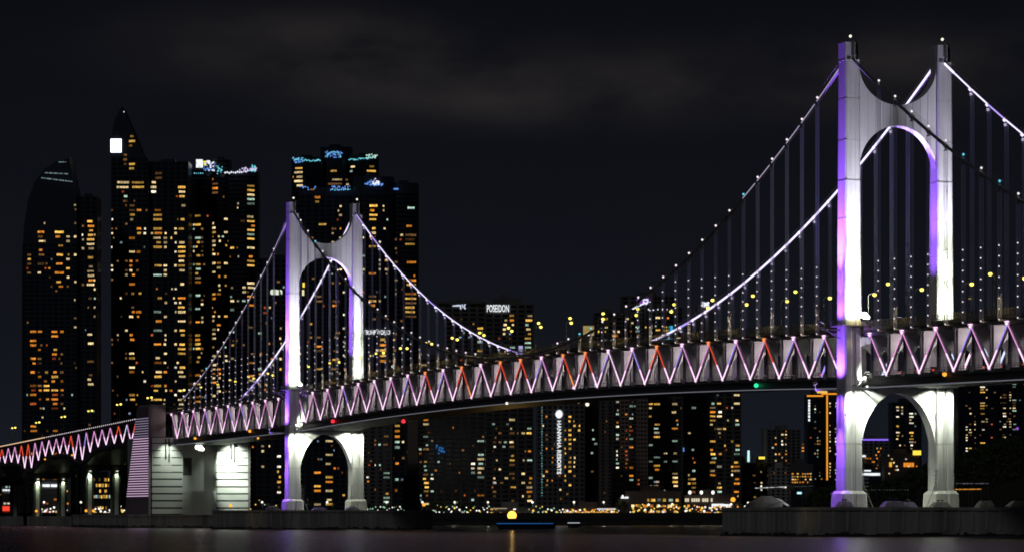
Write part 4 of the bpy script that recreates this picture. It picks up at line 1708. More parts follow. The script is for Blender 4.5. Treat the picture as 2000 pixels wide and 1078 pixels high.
B = Building('apartment_slab', 'pale grey apartment slab with rows of small windows beside the farther tower foot', 2150, F_GREY, HI)
b = B.block(705, 766, 815, depth=24, pitch=8.0)
B.cols(b, [(742, 7, 838, 960, .3, 'cpd'), (755, 13, 835, 985, .34, 'ycdo'), (733, 4, 850, 960, .35, 'wd'), (718, 5, 910, 945, .4, 'w')])
B.dark(b, wm=2.0, gap=1.6)
B = Building('apartment_slab', 'plain brownish blank end wall of a slab behind the main span', 2200, principled('brown_end_wall', (.24, .19, .15), .85), HI)
b = B.block(796, 816, 815, depth=30, pitch=9, ybase=928)
B.block(788, 818, 928, dy=-2, depth=32, pitch=9, facade=F_BROWN)

B = Building('apartment_tower', 'dark apartment tower with greenish white windows, first right of the blank slab', 2300, F_MID, HI)
b = B.block(817, 868, 700, depth=26, pitch=8.2)
c = B.block(866, 908, 688, dy=3, depth=26, pitch=8.2)
B.cols(b, [(832, 12, 815, 985, .62, 'cpydo'), (820, 7, 845, 980, .22, 'cpo'), (844, 6, 845, 960, .25, 'cw'), (828, 12, 710, 745, .5, 'cyp'), (850, 6, 700, 740, .3, 'cp')])
B.cols(c, [(879, 15, 832, 860, 1, 'yp'), (880, 14, 862, 985, .36, 'oyd'), (862, 9, 845, 849, 1, 'c'), (896, 9, 845, 849, 1, 'y'), (878, 12, 700, 745, .4, 'yp'), (908, 3, 900, 970, .3, 'w')])
B.dots([(r.uniform(852, 868), r.uniform(868, 886)) for _ in range(14)], glowmat('blue_glints', (.05, .28, .8), .4), .6)
B.scatter(b, 8, 850, 980, 'dc')
B.dark(b)
B.dark(c)

B = Building('apartment_tower', 'dark flat-roofed tower with partly hidden white sign left of the POSEIDON tower', 2300, F_MID, HI)
b = B.block(868, 948, 592, dy=0, depth=28, pitch=8.8)
B.block(852, 950, 588, dy=-1, depth=32, ybase=593, part='roof_canopy', grid=False, roof=False)
B.strokes([[(884, 596), (897, 594.5), (897, 598), (884, 598)], [(897, 595), (901, 595), (901, 603.5), (899, 603.5)], [(901.5, 594), (903.5, 594), (905.5, 598), (904, 601.5), (903, 600), (903, 597)], [(906, 594.5), (910, 593), (908, 598), (910, 603), (907, 603.5), (906, 599)]], glowmat('sign_pale_blue', (.72, .78, .95), .85))
B.cols(b, [(938, 12, 625, 690, .5, 'pcy'), (939, 14, 815, 985, .6, 'pcyoc'), (924, 8, 820, 985, .3, 'cw'), (950, 5, 820, 960, .3, 'c'), (880, 12, 640, 690, .3, 'yp'), (905, 6, 640, 690, .2, 'c')])
B.dark(b)

B = Building('apartment_tower', 'dark apartment tower with the white POSEIDON roof sign', 2280, F_MID, HI)
b = B.block(948, 1042, 594, depth=30, pitch=8.8)
B.block(962, 1018, 583, dy=6, depth=18, ybase=594, part='roof_house', grid=False)
B.text('POSEIDON', 951, 994, 595, 609, SIGNW, bold=.012)
B.cols(b, [(987, 8, 612, 640, .8, 'yp'), (1001, 13, 614, 634, 1, 'yo'), (1033, 14, 612, 626, 1, 'py'), (1031, 13, 630, 690, .5, 'cyp'), (1001, 12, 640, 690, .55, 'cpy'), (985, 7, 640, 690, .4, 'p'),
           (1000, 12, 812, 985, .5, 'ypdd'), (989, 7, 840, 985, .4, 'cpw'), (1034, 12, 830, 985, .6, 'cpyo'), (1022, 7, 830, 985, .3, 'dp'), (966, 7, 830, 985, .3, 'wd'), (1001, 14, 945, 953, 1, 'y')])
B.scatter(b, 12, 820, 980, 'dcp')
B.panel(1013, 1021, 675, 689, glowmat('lilac_board', (.6, .55, 1.0), .7))
B.dark(b)

B = Building('hotel_tower', 'hotel tower with vertical white HANWHA RESORTS lettering and a round white emblem', 2120, principled('hotel_wall', (.17, .17, .175), .8), HI)
b = B.block(1048, 1142, 728, depth=30, pitch=8.9)
m = MB()
x, z = B.X(1092, 2119) - B.ox, B.Z(808, 2119) - QZ
m.loft([[(x + 1.75 * math.cos(a), -.9 + t, z + 2.0 * math.sin(a)) for a in [2 * math.pi * k / 20 for k in range(20)]] for t in (0, .5)])
m.build('round_emblem', SIGNW, B.root)
B.text('HANWHA RESORTS', 1088, 1096, 821, 925, SIGNW, vertical=True)
B.cols(b, [(1104, 4, 798, 955, .6, 'y'), (1113, 6, 796, 955, .72, 'yy'), (1122, 5, 796, 955, .4, 'yp'), (1131, 5, 830, 900, .35, 'y'), (1068, 5, 798, 955, .4, 'oyd'), (1079, 4, 800, 955, .35, 'od')])
B.dots([(1058.5, 790 + 5.2 * k) for k in range(35)], glowmat('edge_teal_bulbs', (.35, .8, .8), .5), .32, -.5, 'edge_lights')
B.dark(b, wm=1.6, gap=1.0)

B = Building('apartment_slab', 'narrow dark slab between the hotel and the tan apartment blocks', 2350, F_BLUE, HI)
b = B.block(1142, 1172, 690, depth=24, pitch=9)
B.cols(b, [(1162, 5, 800, 980, .12, 'cw'), (1150, 6, 690, 760, .1, 'y')])
B.scatter(b, 5, 790, 960, 'dc')
B = Building('apartment_slab', 'blank grey brown slab left of the tan apartment blocks', 2250, principled('grey_brown_wall', (.22, .195, .17), .85, noise=.2, nscale=.05), HI)
b = B.block(1171, 1198, 720, depth=30, pitch=7)
B.dark(b, wm=1.4, gap=2.2)


def balcony_block(lab, x0, x1, yt, Y, pitch, cols, frame_cols, mat):
    """block whose front shows a raised concrete grid of balcony frames"""
    B = Building('apartment_block', lab, Y, F_MID, 'apartment blocks behind the right half of the span')
    b = B.block(x0, x1, yt, depth=26, pitch=pitch)
    B.dark(b)
    for (fx0, fx1, n) in frame_cols:
        m = MB()
        k = (fx1 - fx0) / n
        X = lambda px: B.X(px) - B.ox
        zt, zb = b['z1'] - QZ, 2.0
        for i in range(n + 1):
            xx = X(fx0 + k * i)
            m.box(xx - .22, xx + .22, -.9, .1, zb, zt)
        z = zt
        while z > zb:
            m.box(X(fx0) - .1, X(fx1) + .1, -.86, .1, z - .8, z)
            z -= b['hp']
        m.build('balcony_grid', mat, B.root)
    B.cols(b, cols)
    return B, b


F_TANG = principled('tan_balcony_paint', (.42, .31, .25), .8)
B, b = balcony_block('tan apartment block with a raised balcony grid, lit windows in bright columns', 1196, 1266, 700, 2200, 8.0,
                     [(1206, 6, 780, 960, .5, 'cw'), (1233, 8, 790, 960, .35, 'orc'), (1223, 5, 800, 960, .3, 'or'), (1213, 5, 660, 700, .3, 'p')],
                     [(1212, 1228, 2), (1244, 1264, 3)], F_TANG)
B, b = balcony_block('dark apartment block right of the tan gridded block', 1266, 1334, 600, 2230, 8.0,
                     [(1283, 13, 785, 985, .5, 'ycpow'), (1271, 8, 785, 985, .45, 'pcy'), (1318, 13, 780, 985, .6, 'ypocp'), (1300, 7, 800, 985, .2, 'pc'), (1285, 10, 605, 680, .35, 'ypd'),
                      (1305, 8, 605, 680, .4, 'oyd'), (1325, 8, 640, 680, .3, 'yp')],
                     [(1290, 1308, 2)], F_BROWN)
B.dots([(1222 + 9 * k + 45, 604 + (k % 2)) for k in range(6)], C_WHITE, .4)
B.panel(1296, 1303, 637, 656, glowmat('billboard_amber', (1.0, .62, .10), .6), name='billboard')
B.panel(1306.5, 1314, 636, 652, glowmat('billboard_cyan', (.05, .6, .95), .8), name='billboard')
B.panel(1298, 1315, 661, 665, MATS['billboard_cyan'], name='billboard')
B, b = balcony_block('tall purple-topped apartment block seen above the deck right of midspan', 1214, 1322, 578, 2520, 8.0,
                     [(1225, 6, 600, 680, .3, 'pyd'), (1245, 8, 600, 680, .3, 'ypc'), (1262, 10, 610, 680, .35, 'yp'), (1235, 5, 620, 680, .4, 'p'), (1300, 10, 610, 680, .3, 'yoc')],
                     [(1276, 1290, 2)], F_BROWN)
B.dots([(r.uniform(1240, 1268), 592 - abs(r.gauss(0, 5))) for _ in range(26)], C_PURP, .6)
B.dots([(1236 + 1.1 * k, 603 - .55 * k) for k in range(22)], C_WHITE, .55, -1.5)
B.dots([(1262 + r.uniform(-6, 4), 590 + r.uniform(-6, 4)) for _ in range(16)], C_WHITE, .6, -1.8)
B, b = balcony_block('low dark apartment block behind the deck right of midspan', 1160, 1216, 610, 2500, 8.2,
                     [(1170, 6, 620, 690, .3, 'py'), (1183, 8, 615, 690, .35, 'ypc'), (1199, 7, 620, 690, .4, 'yp'), (1208, 5, 620, 690, .3, 'p')],
                     [(1172, 1184, 2)], F_BROWN)
B.block(1138, 1161, 656, dy=1, depth=20, pitch=8.2)
B.panel(1139, 1160, 636, 655, glowmat('rooftop_board', (.95, .72, .25), .35), name='roof_board')
B.panel(1143, 1157, 651, 655, SIGNW, dy=-1.1, name='roof_board')
B, b = balcony_block('broad dark apartment block at the right end of the row with stacked balconies', 1334, 1448, 660, 2260, 8.2,
                     [(1346, 6, 780, 985, .3, 'py'), (1355, 9, 785, 985, .45, 'yoc'), (1392, 11, 785, 985, .5, 'pcoy'), (1405, 10, 785, 985, .5, 'ywcp'), (1415, 6, 830, 960, .2, 'y'),
                      (1439, 12, 770, 985, .55, 'cypo'), (1430, 5, 790, 940, .3, 'yw')],
                     [(1367, 1385, 2), (1336, 1343, 1)], F_BROWN)
B.block(1362, 1394, 597, dy=4, depth=18, pitch=8.2)
B.dots([(1374 + r.uniform(-3, 10), 597 + r.uniform(-7, 4)) for _ in range(22)], C_WHITE, .6, -1.5)
B.dots([(1333, 875), (1334, 879), (1332, 878)], C_BLUE, .9)

# --- right of the span
B = Building('office_tower', 'tower outlined with orange light lines and vertical white lettering, left of the nearer tower', 2450, F_BLUE, HI)
b = B.block(1577, 1614, 770, depth=28, pitch=6.2)
c = B.block(1614, 1662, 765, dy=2, depth=28, pitch=6.2)
B.panel(1576, 1608, 771, 774, SIGNO, name='outline_light')
B.panel(1604, 1664, 767, 770, SIGNO, name='outline_light')
B.panel(1614, 1617, 771, 937, SIGNO, name='outline_light')
B.panel(1596, 1616, 761, 767, glowmat('top_windows_amber', (1.0, .62, .12), .9), name='top_light')
B.strokes([[(1578.5, y0), (1581.5, y0 - .6), (1582.3, y0 + .6), (1582, y0 + h_), (1578.8, y0 + h_)] for y0, h_ in ((780, 3.6), (785.2, 3.8), (790.5, 4.0), (795.5, 4.0), (799.8, 3.4), (805.2, 3.4), (810.5, 5.0), (818, 4.0))], SIGNW)
B.cols(b, [(1592, 3, 790, 940, .45, 'wcd'), (1601, 3, 800, 940, .3, 'cd'), (1597, 3, 850, 900, .6, 'yc')])
B.cols(c, [(1621, 3, 780, 935, .7, 'wp'), (1632, 3, 780, 940, .45, 'wdp')])
B.dark(b, wm=1.6, gap=1.2)
B.dark(c, wm=1.6, gap=1.2)

B = Building('apartment_slab', 'grey stepped apartment slab with rooftop crane mast between the span and the orange tower', 2400, F_GREY, HI)
b = B.block(1498, 1564, 838, depth=24, pitch=6.4)
B.block(1491, 1499, 836, dy=1, depth=20, pitch=6.4, facade=F_PALE)
m = MB()
X = lambda px: B.X(px) - B.ox
Z = lambda y: B.Z(y) - QZ
m.beam((X(1503), 4, Z(840)), (X(1507), 4, Z(822)), .5, .5)
m.beam((X(1500), 4, Z(824)), (X(1518), 4, Z(822)), .35, .35)
m.build('crane_mast', M_GREYST, B.root)
B.cols(b, [(1515, 4, 840, 910, .5, 'po'), (1528, 5, 840, 910, .55, 'pww'), (1535, 4, 840, 910, .5, 'po'), (1505, 5, 850, 910, .2, 'w'), (1522, 4, 870, 910, .3, 'o'), (1568, 5, 865, 885, .8, 'po'), (1541, 4, 890, 940, .3, 'pd')])
B.dark(b, wm=1.5, gap=1.1)
B = Building('apartment_slab', 'small dim building with a cyan vertical sign and a yellow board behind the pier lamps', 2300, F_GREY, HI)
b = B.block(1450, 1470, 890, depth=22, pitch=7)
c = B.block(1468, 1508, 903, dy=2, depth=22, pitch=7)
B.panel(1460, 1464, 879, 901, glowmat('sign_cyan_white', (.55, .95, .95), 1.2), name='vertical_sign')
B.panel(1482, 1494, 891, 896, SIGNY, name='roof_board')
B.cols(c, [(1472, 8, 925, 930, .9, 'd'), (1487, 4, 920, 960, .5, 'wp'), (1474, 6, 945, 970, .5, 'yo'), (1500, 4, 920, 960, .4, 'pd')])
B.dark(c, wm=1.6, gap=1.4)
B = Building('office_block', 'low office block with a band of yellow windows below the orange tower', 2200, principled('office_wall', (.12, .12, .125), .8), HI)
b = B.block(1543, 1588, 905, depth=26, pitch=5.5)
c = B.block(1505, 1545, 912, dy=3, depth=22, pitch=7, facade=F_PALE)
B.cols(b, [(1548 + 5 * k, 4, 921, 942, .75, 'yyop') for k in range(8)])
B.cols(c, [(1534, 4, 920, 960, .3, 'wd'), (1512, 4, 920, 965, .3, 'dp')])
B.dark(c, wm=1.4, gap=1.0)
B = Building('shop_building', 'low blue-lit kiosk with a cyan white sign left of the nearer tower foot', 2080, F_BLUE, None)
b = B.block(1545, 1570, 955, depth=14, pitch=9)
B.panel(1557, 1566, 960, 964, glowmat('sign_cyan', (.5, .9, 1.0), 1.2))

# --- behind the nearer tower
B = Building('hotel_block', 'hotel block with a violet roof line seen under the nearer tower arch', 2350, F_GREY, HI)
b = B.block(1676, 1736, 858, depth=26, pitch=6.6)
B.panel(1676, 1735, 856.5, 859.5, glowmat('roof_line_violet', (.28, .16, 1.0), 1.0), name='roof_line_light')
B.panel(1683, 1691, 888, 892, SIGNW)
B.scatter(b, 26, 868, 935, 'pdwo', (2, 4))
B.cols(b, [(1702, 3, 895, 920, .7, 'p'), (1712, 3, 900, 920, .6, 'o')])
B.dark(b, wm=1.4, gap=1.0)
B = Building('shopping_arcade', 'low arcade with a long white sign under the nearer tower arch', 2260, F_BLUE, HI)
b = B.block(1678, 1724, 915, depth=20, pitch=8)
B.panel(1683, 1719, 923, 928, SIGNW, name='long_sign')
B.panel(1688, 1701, 917, 920, SIGNW, name='small_sign')
B.panel(1728, 1737, 929, 936, glowmat('shop_front_pale', (1, .95, .75), .9), name='shop_front')
B.panel(1752, 1765, 916, 920, SIGNW, name='small_sign')
B.panel(1755, 1761, 912, 916, SIGNW, name='small_sign')
B = Building('apartment_tower', 'dark tower with two columns of warm windows centred in the nearer tower arch', 2700, F_NIGHT, HI)
b = B.block(1742, 1800, 785, depth=26, pitch=6.2)
B.cols(b, [(1753, 6, 793, 860, .7, 'pwy'), (1762, 4, 793, 870, .6, 'dpw'), (1780, 9, 798, 870, .65, 'pyw'), (1788, 4, 798, 850, .3, 'c'), (1755, 6, 840, 850, 1, 'y')])
B.scatter(b, 10, 850, 910, 'pdo', (2, 4))
B.dark(b)
B = Building('restaurant_building', 'orange-lit restaurant with a glowing yellow board under the nearer tower arch', 2240, F_BROWN, None)
b = B.block(1728, 1796, 885, depth=18, pitch=7)
B.panel(1783, 1799, 879, 888, SIGNY, name='board')
B.panel(1737, 1742, 902, 911, glowmat('amber_window', (1.0, .5, .05), .9), name='bright_window')
for k in range(4):
    B.panel(1765 + 5.2 * k, 1769.4 + 5.2 * k, 903, 911, glowmat('orange_window', (1.0, .34, .03), .85), name='bright_window')
B.scatter(b, 16, 890, 930, 'opwd', (2, 5))
B = Building('apartment_tower', 'broad dark tower with warm window columns right of the nearer tower', 2600, F_BLUE, HI)
b = B.block(1872, 1948, 690, depth=30, pitch=5.2)
c = B.block(1946, 2030, 700, dy=4, depth=30, pitch=5.2)
B.cols(b, [(1895, 6, 795, 880, .6, 'ypd'), (1904, 3, 800, 880, .5, 'pd'), (1919, 10, 745, 875, .5, 'ypwy'), (1927, 4, 750, 830, .3, 'pd'), (1888, 4, 832, 890, .7, 'pw'), (1937, 4, 745, 860, .15, 'r')])
B.cols(c, [(1962, 8, 760, 862, .5, 'pwd'), (1954, 4, 760, 840, .2, 'pd'), (1973, 4, 760, 860, .5, 'pd'), (1981, 8, 740, 860, .5, 'pcd'), (1895, 9, 573, 590, .4, 'yp')])
B.cols(b, [(1907, 10, 565, 590, .0, 'y')])
B.dots([(1987, 836), (1987.5, 837)], C_PURP, .9)
B.dark(b)
B.dark(c)

# --- low town under the approach viaduct, far left
B = Building('shopping_building', 'low building with a red neon sign at the left edge under the viaduct', 2080, F_PALE, None)
b = B.block(4, 36, 938, depth=22, pitch=8)
B.panel(5, 23, 988, 997, glowmat('neon_red', (1.0, .06, .03), 1.1), name='neon_sign')
B.cols(b, [(13, 5, 940, 956, .8, 'c'), (20, 5, 940, 956, .6, 'c')])
for k in range(4):
    B.panel(5 + 5 * k, 9 + 5 * k, 955, 958, SIGNW, name='strip_light')
B.cols(b, [(10, 6, 978, 984, 1, 'w'), (17, 6, 976, 983, 1, 'w')])
B = Building('shopping_building', 'low shopping building with two white sign boards between the viaduct piers', 2060, F_GREY, None)
b = B.block(72, 138, 922, depth=26, pitch=8)
B.panel(83, 97, 945, 950, SIGNW)
B.panel(99, 116, 945, 950, SIGNW)
B.cols(b, [(126, 14, 952, 962, 1, 'oy'), (108, 6, 968, 976, 1, 'o'), (114, 5, 968, 976, .8, 'r'), (132, 6, 976, 990, .9, 'o'), (122, 8, 980, 992, .7, 'ro'), (100, 8, 992, 1003, .8, 'ro'), (85, 8, 992, 1003, .8, 'wr'),
           (110, 7, 994, 1002, .8, 'cw'), (124, 10, 998, 1004, 1, 'wp'), (92, 6, 980, 1000, .5, 'or'), (76, 5, 960, 1000, .3, 'dc')])
B.cols(b, [(85 + 7 * k, 6, 926, 936, .6, 'dro') for k in range(8)])
B = Building('office_block', 'dark office block with rows of greenish yellow windows beside the striped wall', 2050, F_BLUE, None)
b = B.block(178, 222, 930, depth=24, pitch=11)
B.cols(b, [(184 + 5.6 * k, 5, 936, 948, .85, 'yd') for k in range(6)] + [(184 + 5.6 * k, 5, 956, 968, .5, 'yp') for k in range(6)] + [(183 + 5.2 * k, 5, 968, 980, 1, 'ycp') for k in range(7)]
       + [(182 + 5 * k, 4, 990, 1003, .8, 'dyp') for k in range(8)], .7)
B.panel(214, 224, 996, 1001, SIGNW, name='shop_front')
B.panel(228, 242, 994, 999, glowmat('shop_front_amber', (1.0, .62, .2), .7), name='shop_front')
B = Building('apartment_slab', 'dim wide slab far behind the viaduct on the left', 2700, F_BLUE, HI)
b = B.block(-40, 44, 905, depth=24, pitch=7)
B.scatter(b, 10, 910, 990, 'pdw', (2, 4))

# ---------------------------------------------------------------- shopfront strip along the promenade
B = Building('restaurant_building', 'three storey shore restaurant with glowing yellow windows', 2030, F_BROWN, None)
b = B.block(1222, 1330, 958, depth=20, pitch=11.5)
B.cols(b, [(1236 + 12.0 * k, 9, 983, 993, .95, 'yyop') for k in range(8)] + [(1264 + 11.5 * k, 9, 972, 983, .9, 'ypc') for k in range(6)] + [(1262 + 11.5 * k, 9, 993, 1004, .9, 'yywo') for k in range(6)], .62)
B.block(1208, 1224, 974, dy=2, depth=14, pitch=9)
B.strokes([[(1212, 972.5), (1215, 966), (1217.5, 966), (1219, 972.8)], [(1219.3, 969.5), (1223, 969), (1223, 972.8), (1219.3, 972.8)], [(1223.4, 969), (1227.5, 969.2), (1227.5, 972.6), (1223.4, 972.6)]], SIGNW, -.9)
B = Building('restaurant_building', 'shore restaurant with a long lettered fascia and white arm lamps', 2035, F_BROWN, None)
b = B.block(1336, 1440, 966, depth=20, pitch=10)
for k in range(13):
    if k not in (2, 7, 11):
        B.panel(1338 + 4.2 * k, 1341.3 + 4.2 * k, 972.5, 979, glowmat('fascia_letters', (1.0, .88, .62), .75), name='fascia_letter')
B.cols(b, [(1340 + 9.5 * k, 7, 986, 1004, .75, 'yyowp') for k in range(10)], .6)
B.panel(1390, 1414, 983, 988, glowmat('canopy_white', (.9, .97, 1.0), 1.0), name='lit_canopy')
B.panel(1414, 1428, 984, 988, SIGNW, name='lit_canopy')
for k in range(3):
    x = 1347 + 22.5 * k
    m = MB()
    X = lambda px: B.X(px) - B.ox
    Z = lambda y: B.Z(y) - QZ
    m.tube([(X(x + 12), -1.2, Z(966)), (X(x + 10), -1.6, Z(959)), (X(x + 3), -2.0, Z(956.5)), (X(x), -2.2, Z(958))], .09, 6)
    m.build('lamp_arm', M_GREYST, B.root)
    m = MB()
    m.ball((X(x), -2.2, Z(961)), .75, 0, 10, 6, 1.2)
    m.build('arm_lamp', glowmat('arm_lamp_white', (1, 1, .96), 1.5), B.root)
B = Building('market_pavilion', 'long low pavilion with strings of orange bulbs right of the hotel', 2025, F_BROWN, None)
b = B.block(1100, 1206, 990, depth=10, pitch=7)
for k in range(22):
    B.place(b, 1103 + 4.8 * k, 4.2, 1000 + r.uniform(-1, 1), r.uniform(2.5, 5), r.choice('oyopw'))
B.dots([(r.uniform(1102, 1206), 1001 + r.gauss(0, 1.6)) for _ in range(60)], glowmat('pavilion_bulbs', (1.0, .50, .08), 1.0), .42, -1.0, 'bulb_string')
B.panel(1166, 1205, 992, 994.5, glowmat('pavilion_tube', (.85, .9, .95), .8), name='tube_light')
B = Building('market_pavilion', 'small white-lit pavilion left of the hotel behind the orange beacon', 2028, F_GREY, None)
b = B.block(952, 1046, 990, depth=10, pitch=7)
B.cols(b, [(960 + 9 * k, 6, 993, 1004, .55, 'wpdy') for k in range(10)])
B.panel(962, 990, 991.5, 993, glowmat('pavilion_tube_warm', (1, .75, .5), .4), name='tube_light')
B.panel(1020, 1092, 1003, 1004.2, glowmat('pavilion_tube', (.85, .9, .95), .8), name='tube_light')

# ---------------------------------------------------------------- lamps and trees along the promenade
m = MB()
m.tube([(0, 0, 0), (0, 0, 5.3)], [.1, .06], 6)
SL_POLE = m.mesh('lamp_pole', M_GREYST)
m = MB()
m.ball((0, 0, 5.75), .52, 0, 10, 6)
SL_GLOBE = m.mesh('lamp_globe', glowmat('shore_lamp', (1.0, .95, .78), 1.5, vary=.2))
SHORE = [(28, 984), (86, 980), (158, 980), (235, 988), (512, 980), (639, 980), (755, 980), (825, 980), (888, 980), (953, 980), (1040, 980), (1121, 980), (1179, 980), (1313, 984), (1428, 984), (1461, 981), (1471, 981)]
NAMES = ['at the left edge beside the red neon sign', 'in front of the two white sign boards', 'between the two viaduct columns', 'beside the striped anchorage wall', 'between the anchorage and the farther tower',
         'inside the lower arch of the farther tower', 'just right of the farther tower foot', 'first right of the blank slab', 'second right of the blank slab', 'left of the orange beacon',
         'right of the orange beacon', 'below the hotel lettering', 'below the blank grey brown slab', 'in front of the yellow windowed restaurant', 'right of the lettered restaurant', 'left of the orange buoy lamp by the pier island',
         'nearest to the orange buoy lamp by the pier island']
for (px, y), nm in zip(SHORE, NAMES):
    Y = 2016.0
    p = P(px, y, Y)
    o = empty('street_lamp', (p.x, Y, QZ))
    tag(o, 'white globe lamp on the promenade ' + nm, 'street lamp', 'globe lamps along the promenade')
    k = (p.z - QZ) / 5.75
    a = link('lamp_pole', SL_POLE, o)
    a.scale = (1, 1, k)
    a = link('lamp_globe', SL_GLOBE, o)
    a.location.z = p.z - QZ - 5.75
    lightobj('POINT', 'lamp_light', (0, -.9, p.z - QZ), 220, (1.0, .93, .75), o, size=.3)
# low bollard lights
m = MB()
m.tube([(0, 0, 0), (0, 0, .9)], .12, 6, 0)
m.ball((0, 0, 1.15), .34, 1, 8, 5)
BOLL = m.mesh('bollard_light', [M_GREYST, glowmat('bollard_glass', (1.0, .96, .85), 1.1, vary=.4)])
rb = random.Random(11)
xs_b = [(520, 'a'), (579, ''), (729, ''), (852, ''), (881, ''), (903, ''), (912, ''), (952, ''), (1060, ''), (1096, ''), (1231, ''), (1444, ''), (1452, '')]
LB = ['left of the farther tower', 'inside the farther tower foot', 'right of the farther tower foot', 'before the small trees, first from the left', 'before the small trees, second from the left', 'before the small trees, third from the left',
      'before the small trees, fourth from the left', 'left of the orange beacon', 'right of the orange beacon', 'below the hotel', 'left of the yellow windowed restaurant', 'first left of the nearer pier island', 'second left of the nearer pier island']
for (px, _), nm in zip(xs_b, LB):
    o = link('bollard_light', BOLL, None, (P(px, 1000, 2010).x, 2010 + rb.uniform(-3, 4), QZ))
    tag(o, 'low white bollard light on the promenade ' + nm, 'bollard light', 'bollard lights along the promenade')

def shore_lights(x0, x1, n, lab, pal, yr=(988, 1003), rr_=(.22, .55)):
    q = random.Random(int(x0))
    Y = 2008.0
    o = empty('light_string', (P(x0, 1000, Y).x, Y, QZ))
    tag(o, lab, 'string lights', 'small lights strung along the promenade')
    wire, groups = MB(), [MB() for _ in pal]
    last = None
    for k in range(n):
        x = x0 + (x1 - x0) * (k + q.uniform(.1, .9)) / n
        p = P(x, q.uniform(*yr), Y + q.uniform(-3, 3)) - Vector(o.location)
        groups[q.randrange(len(pal))].ball(p, q.uniform(*rr_), 0, 6, 4)
        wire.tube([(p.x, p.y, -.02), p], .04, 4)
        if last is not None:
            wire.tube([last, p], .02, 3)
        last = p
    wire.build('wire', M_DARKST, o)['kind'] = 'stuff'
    for g_, mt in zip(groups, pal):
        if g_.f:
            g_.build('bulbs', mt, o)['kind'] = 'stuff'


SW_ = glowmat('shore_bulb_white', (1.0, .97, .9), 1.3)
SY_ = glowmat('shore_bulb_yellow', (1.0, .66, .12), 1.1)
SO_ = glowmat('shore_bulb_orange', (1.0, .38, .05), 1.0)
SP_ = glowmat('shore_bulb_pinkish', (1.0, .8, .74), 1.1)
SG_ = glowmat('shore_bulb_green', (.5, 1.0, .62), .6)
shore_lights(1234, 1330, 34, 'small yellow and white lights before the yellow windowed restaurant', (SY_, SY_, SW_, SO_), (984, 1003), (.22, .6))
shore_lights(1336, 1442, 44, 'crowded white and amber lights before the lettered restaurant', (SW_, SY_, SP_, SO_), (986, 1003), (.25, .7))
shore_lights(1096, 1212, 46, 'orange and white lights before the long low pavilion', (SO_, SO_, SY_, SW_), (994, 1003))
shore_lights(1040, 1096, 14, 'scattered white lights below the hotel', (SW_, SY_, SG_), (988, 1003))
shore_lights(845, 960, 30, 'scattered white and green lights among the small trees', (SW_, SG_, SY_), (986, 1002), (.2, .5))
shore_lights(716, 792, 16, 'scattered pale lights right of the farther tower foot', (SW_, SG_, SG_), (988, 996), (.18, .4))
shore_lights(488, 552, 8, 'few pale lights between the anchorage and the farther tower', (SW_, SY_), (976, 1000), (.2, .45))
shore_lights(76, 140, 20, 'red and white lights at the foot of the shopping building', (SO_, SW_, SP_), (990, 1003), (.25, .6))
shore_lights(180, 244, 22, 'yellow lights beside the striped anchorage wall', (SY_, SW_), (992, 1003), (.25, .6))
shore_lights(1444, 1484, 10, 'white lights left of the nearer pier island', (SW_, SP_), (982, 1000), (.3, .8))

M_LEAF = principled('night_foliage', (.06, .09, .03), .7, noise=.4, nscale=.8)
M_BARK = principled('bark', (.09, .07, .05), .9)


def tree_meshes(seed, h):
    q = random.Random(seed)
    m = MB()
    m.tube([(0, 0, 0), (.1, 0, h * .3), (0, .1, h * .6)], [.2, .15, .08], 6)
    for k in range(5):
        a = q.uniform(0, 6.28)
        m.tube([(0, 0, h * (.3 + .06 * k)), (math.cos(a) * h * .18, math.sin(a) * h * .18, h * (.5 + .07 * k))], [.09, .03], 5)
    tr = m.mesh('trunk', M_BARK)
    m = MB()
    cl_ = [(q.gauss(0, h * .15), q.gauss(0, h * .15), h * q.uniform(.4, .92), h * q.uniform(.08, .17)) for _ in range(16)]
    for cx, cy, cz, cr in cl_:
        for _ in range(32):
            d = Vector((q.gauss(0, 1), q.gauss(0, 1), q.gauss(0, 1))).normalized() * cr * q.uniform(.4, 1.1)
            c = Vector((cx, cy, cz)) + d
            t1 = Vector((q.gauss(0, 1), q.gauss(0, 1), q.gauss(0, .6))).normalized() * .28
            t2 = d.cross(t1).normalized() * .2
            m.face([c - t1, c + t2, c + t1, c - t2])
    return tr, m.mesh('crown', M_LEAF)


TREES = [tree_meshes(40 + k, 5.0 + .5 * k) for k in range(4)]
TP = [(700, 'right of the lower right leg of the farther tower'), (722, 'below the pale grey slab, left one'), (748, 'below the pale grey slab, right one'), (846, 'left end of the lit row of small trees'), (858, 'second in the lit row of small trees'), (869, 'third in the lit row of small trees'),
      (880, 'fourth in the lit row of small trees'), (893, 'fifth in the lit row of small trees'), (906, 'sixth in the lit row of small trees'), (920, 'right end of the lit row of small trees'), (1208, 'between the pavilion and the restaurant'), (1218, 'beside the restaurant end wall'),
      (1332, 'between the two shore restaurants'), (1446, 'right of the lettered restaurant'), (530, 'between the anchorage and the farther tower'), (600, 'inside the lower arch of the farther tower, left one'), (655, 'inside the lower arch of the farther tower, right one')]
for k, (px, nm) in enumerate(TP):
    o = empty('small_tree', (P(px, 1000, 2012).x, 2013 + (k % 3) * 2.5, QZ), k * 1.3)
    tag(o, 'small leafy promenade tree, ' + nm, 'tree', 'small trees along the promenade')
    a, c = TREES[k % 4]
    link('trunk', a, o)
    link('crown', c, o)

# ---------------------------------------------------------------- wooded hill on the right
prof = [(1535, 1003), (1555, 990), (1575, 972), (1600, 956), (1640, 951), (1690, 951), (1720, 947), (1750, 936), (1790, 916), (1830, 902), (1870, 894), (1900, 881), (1930, 867), (1960, 859), (2000, 854), (2080, 850), (2200, 880), (2300, 1003)]


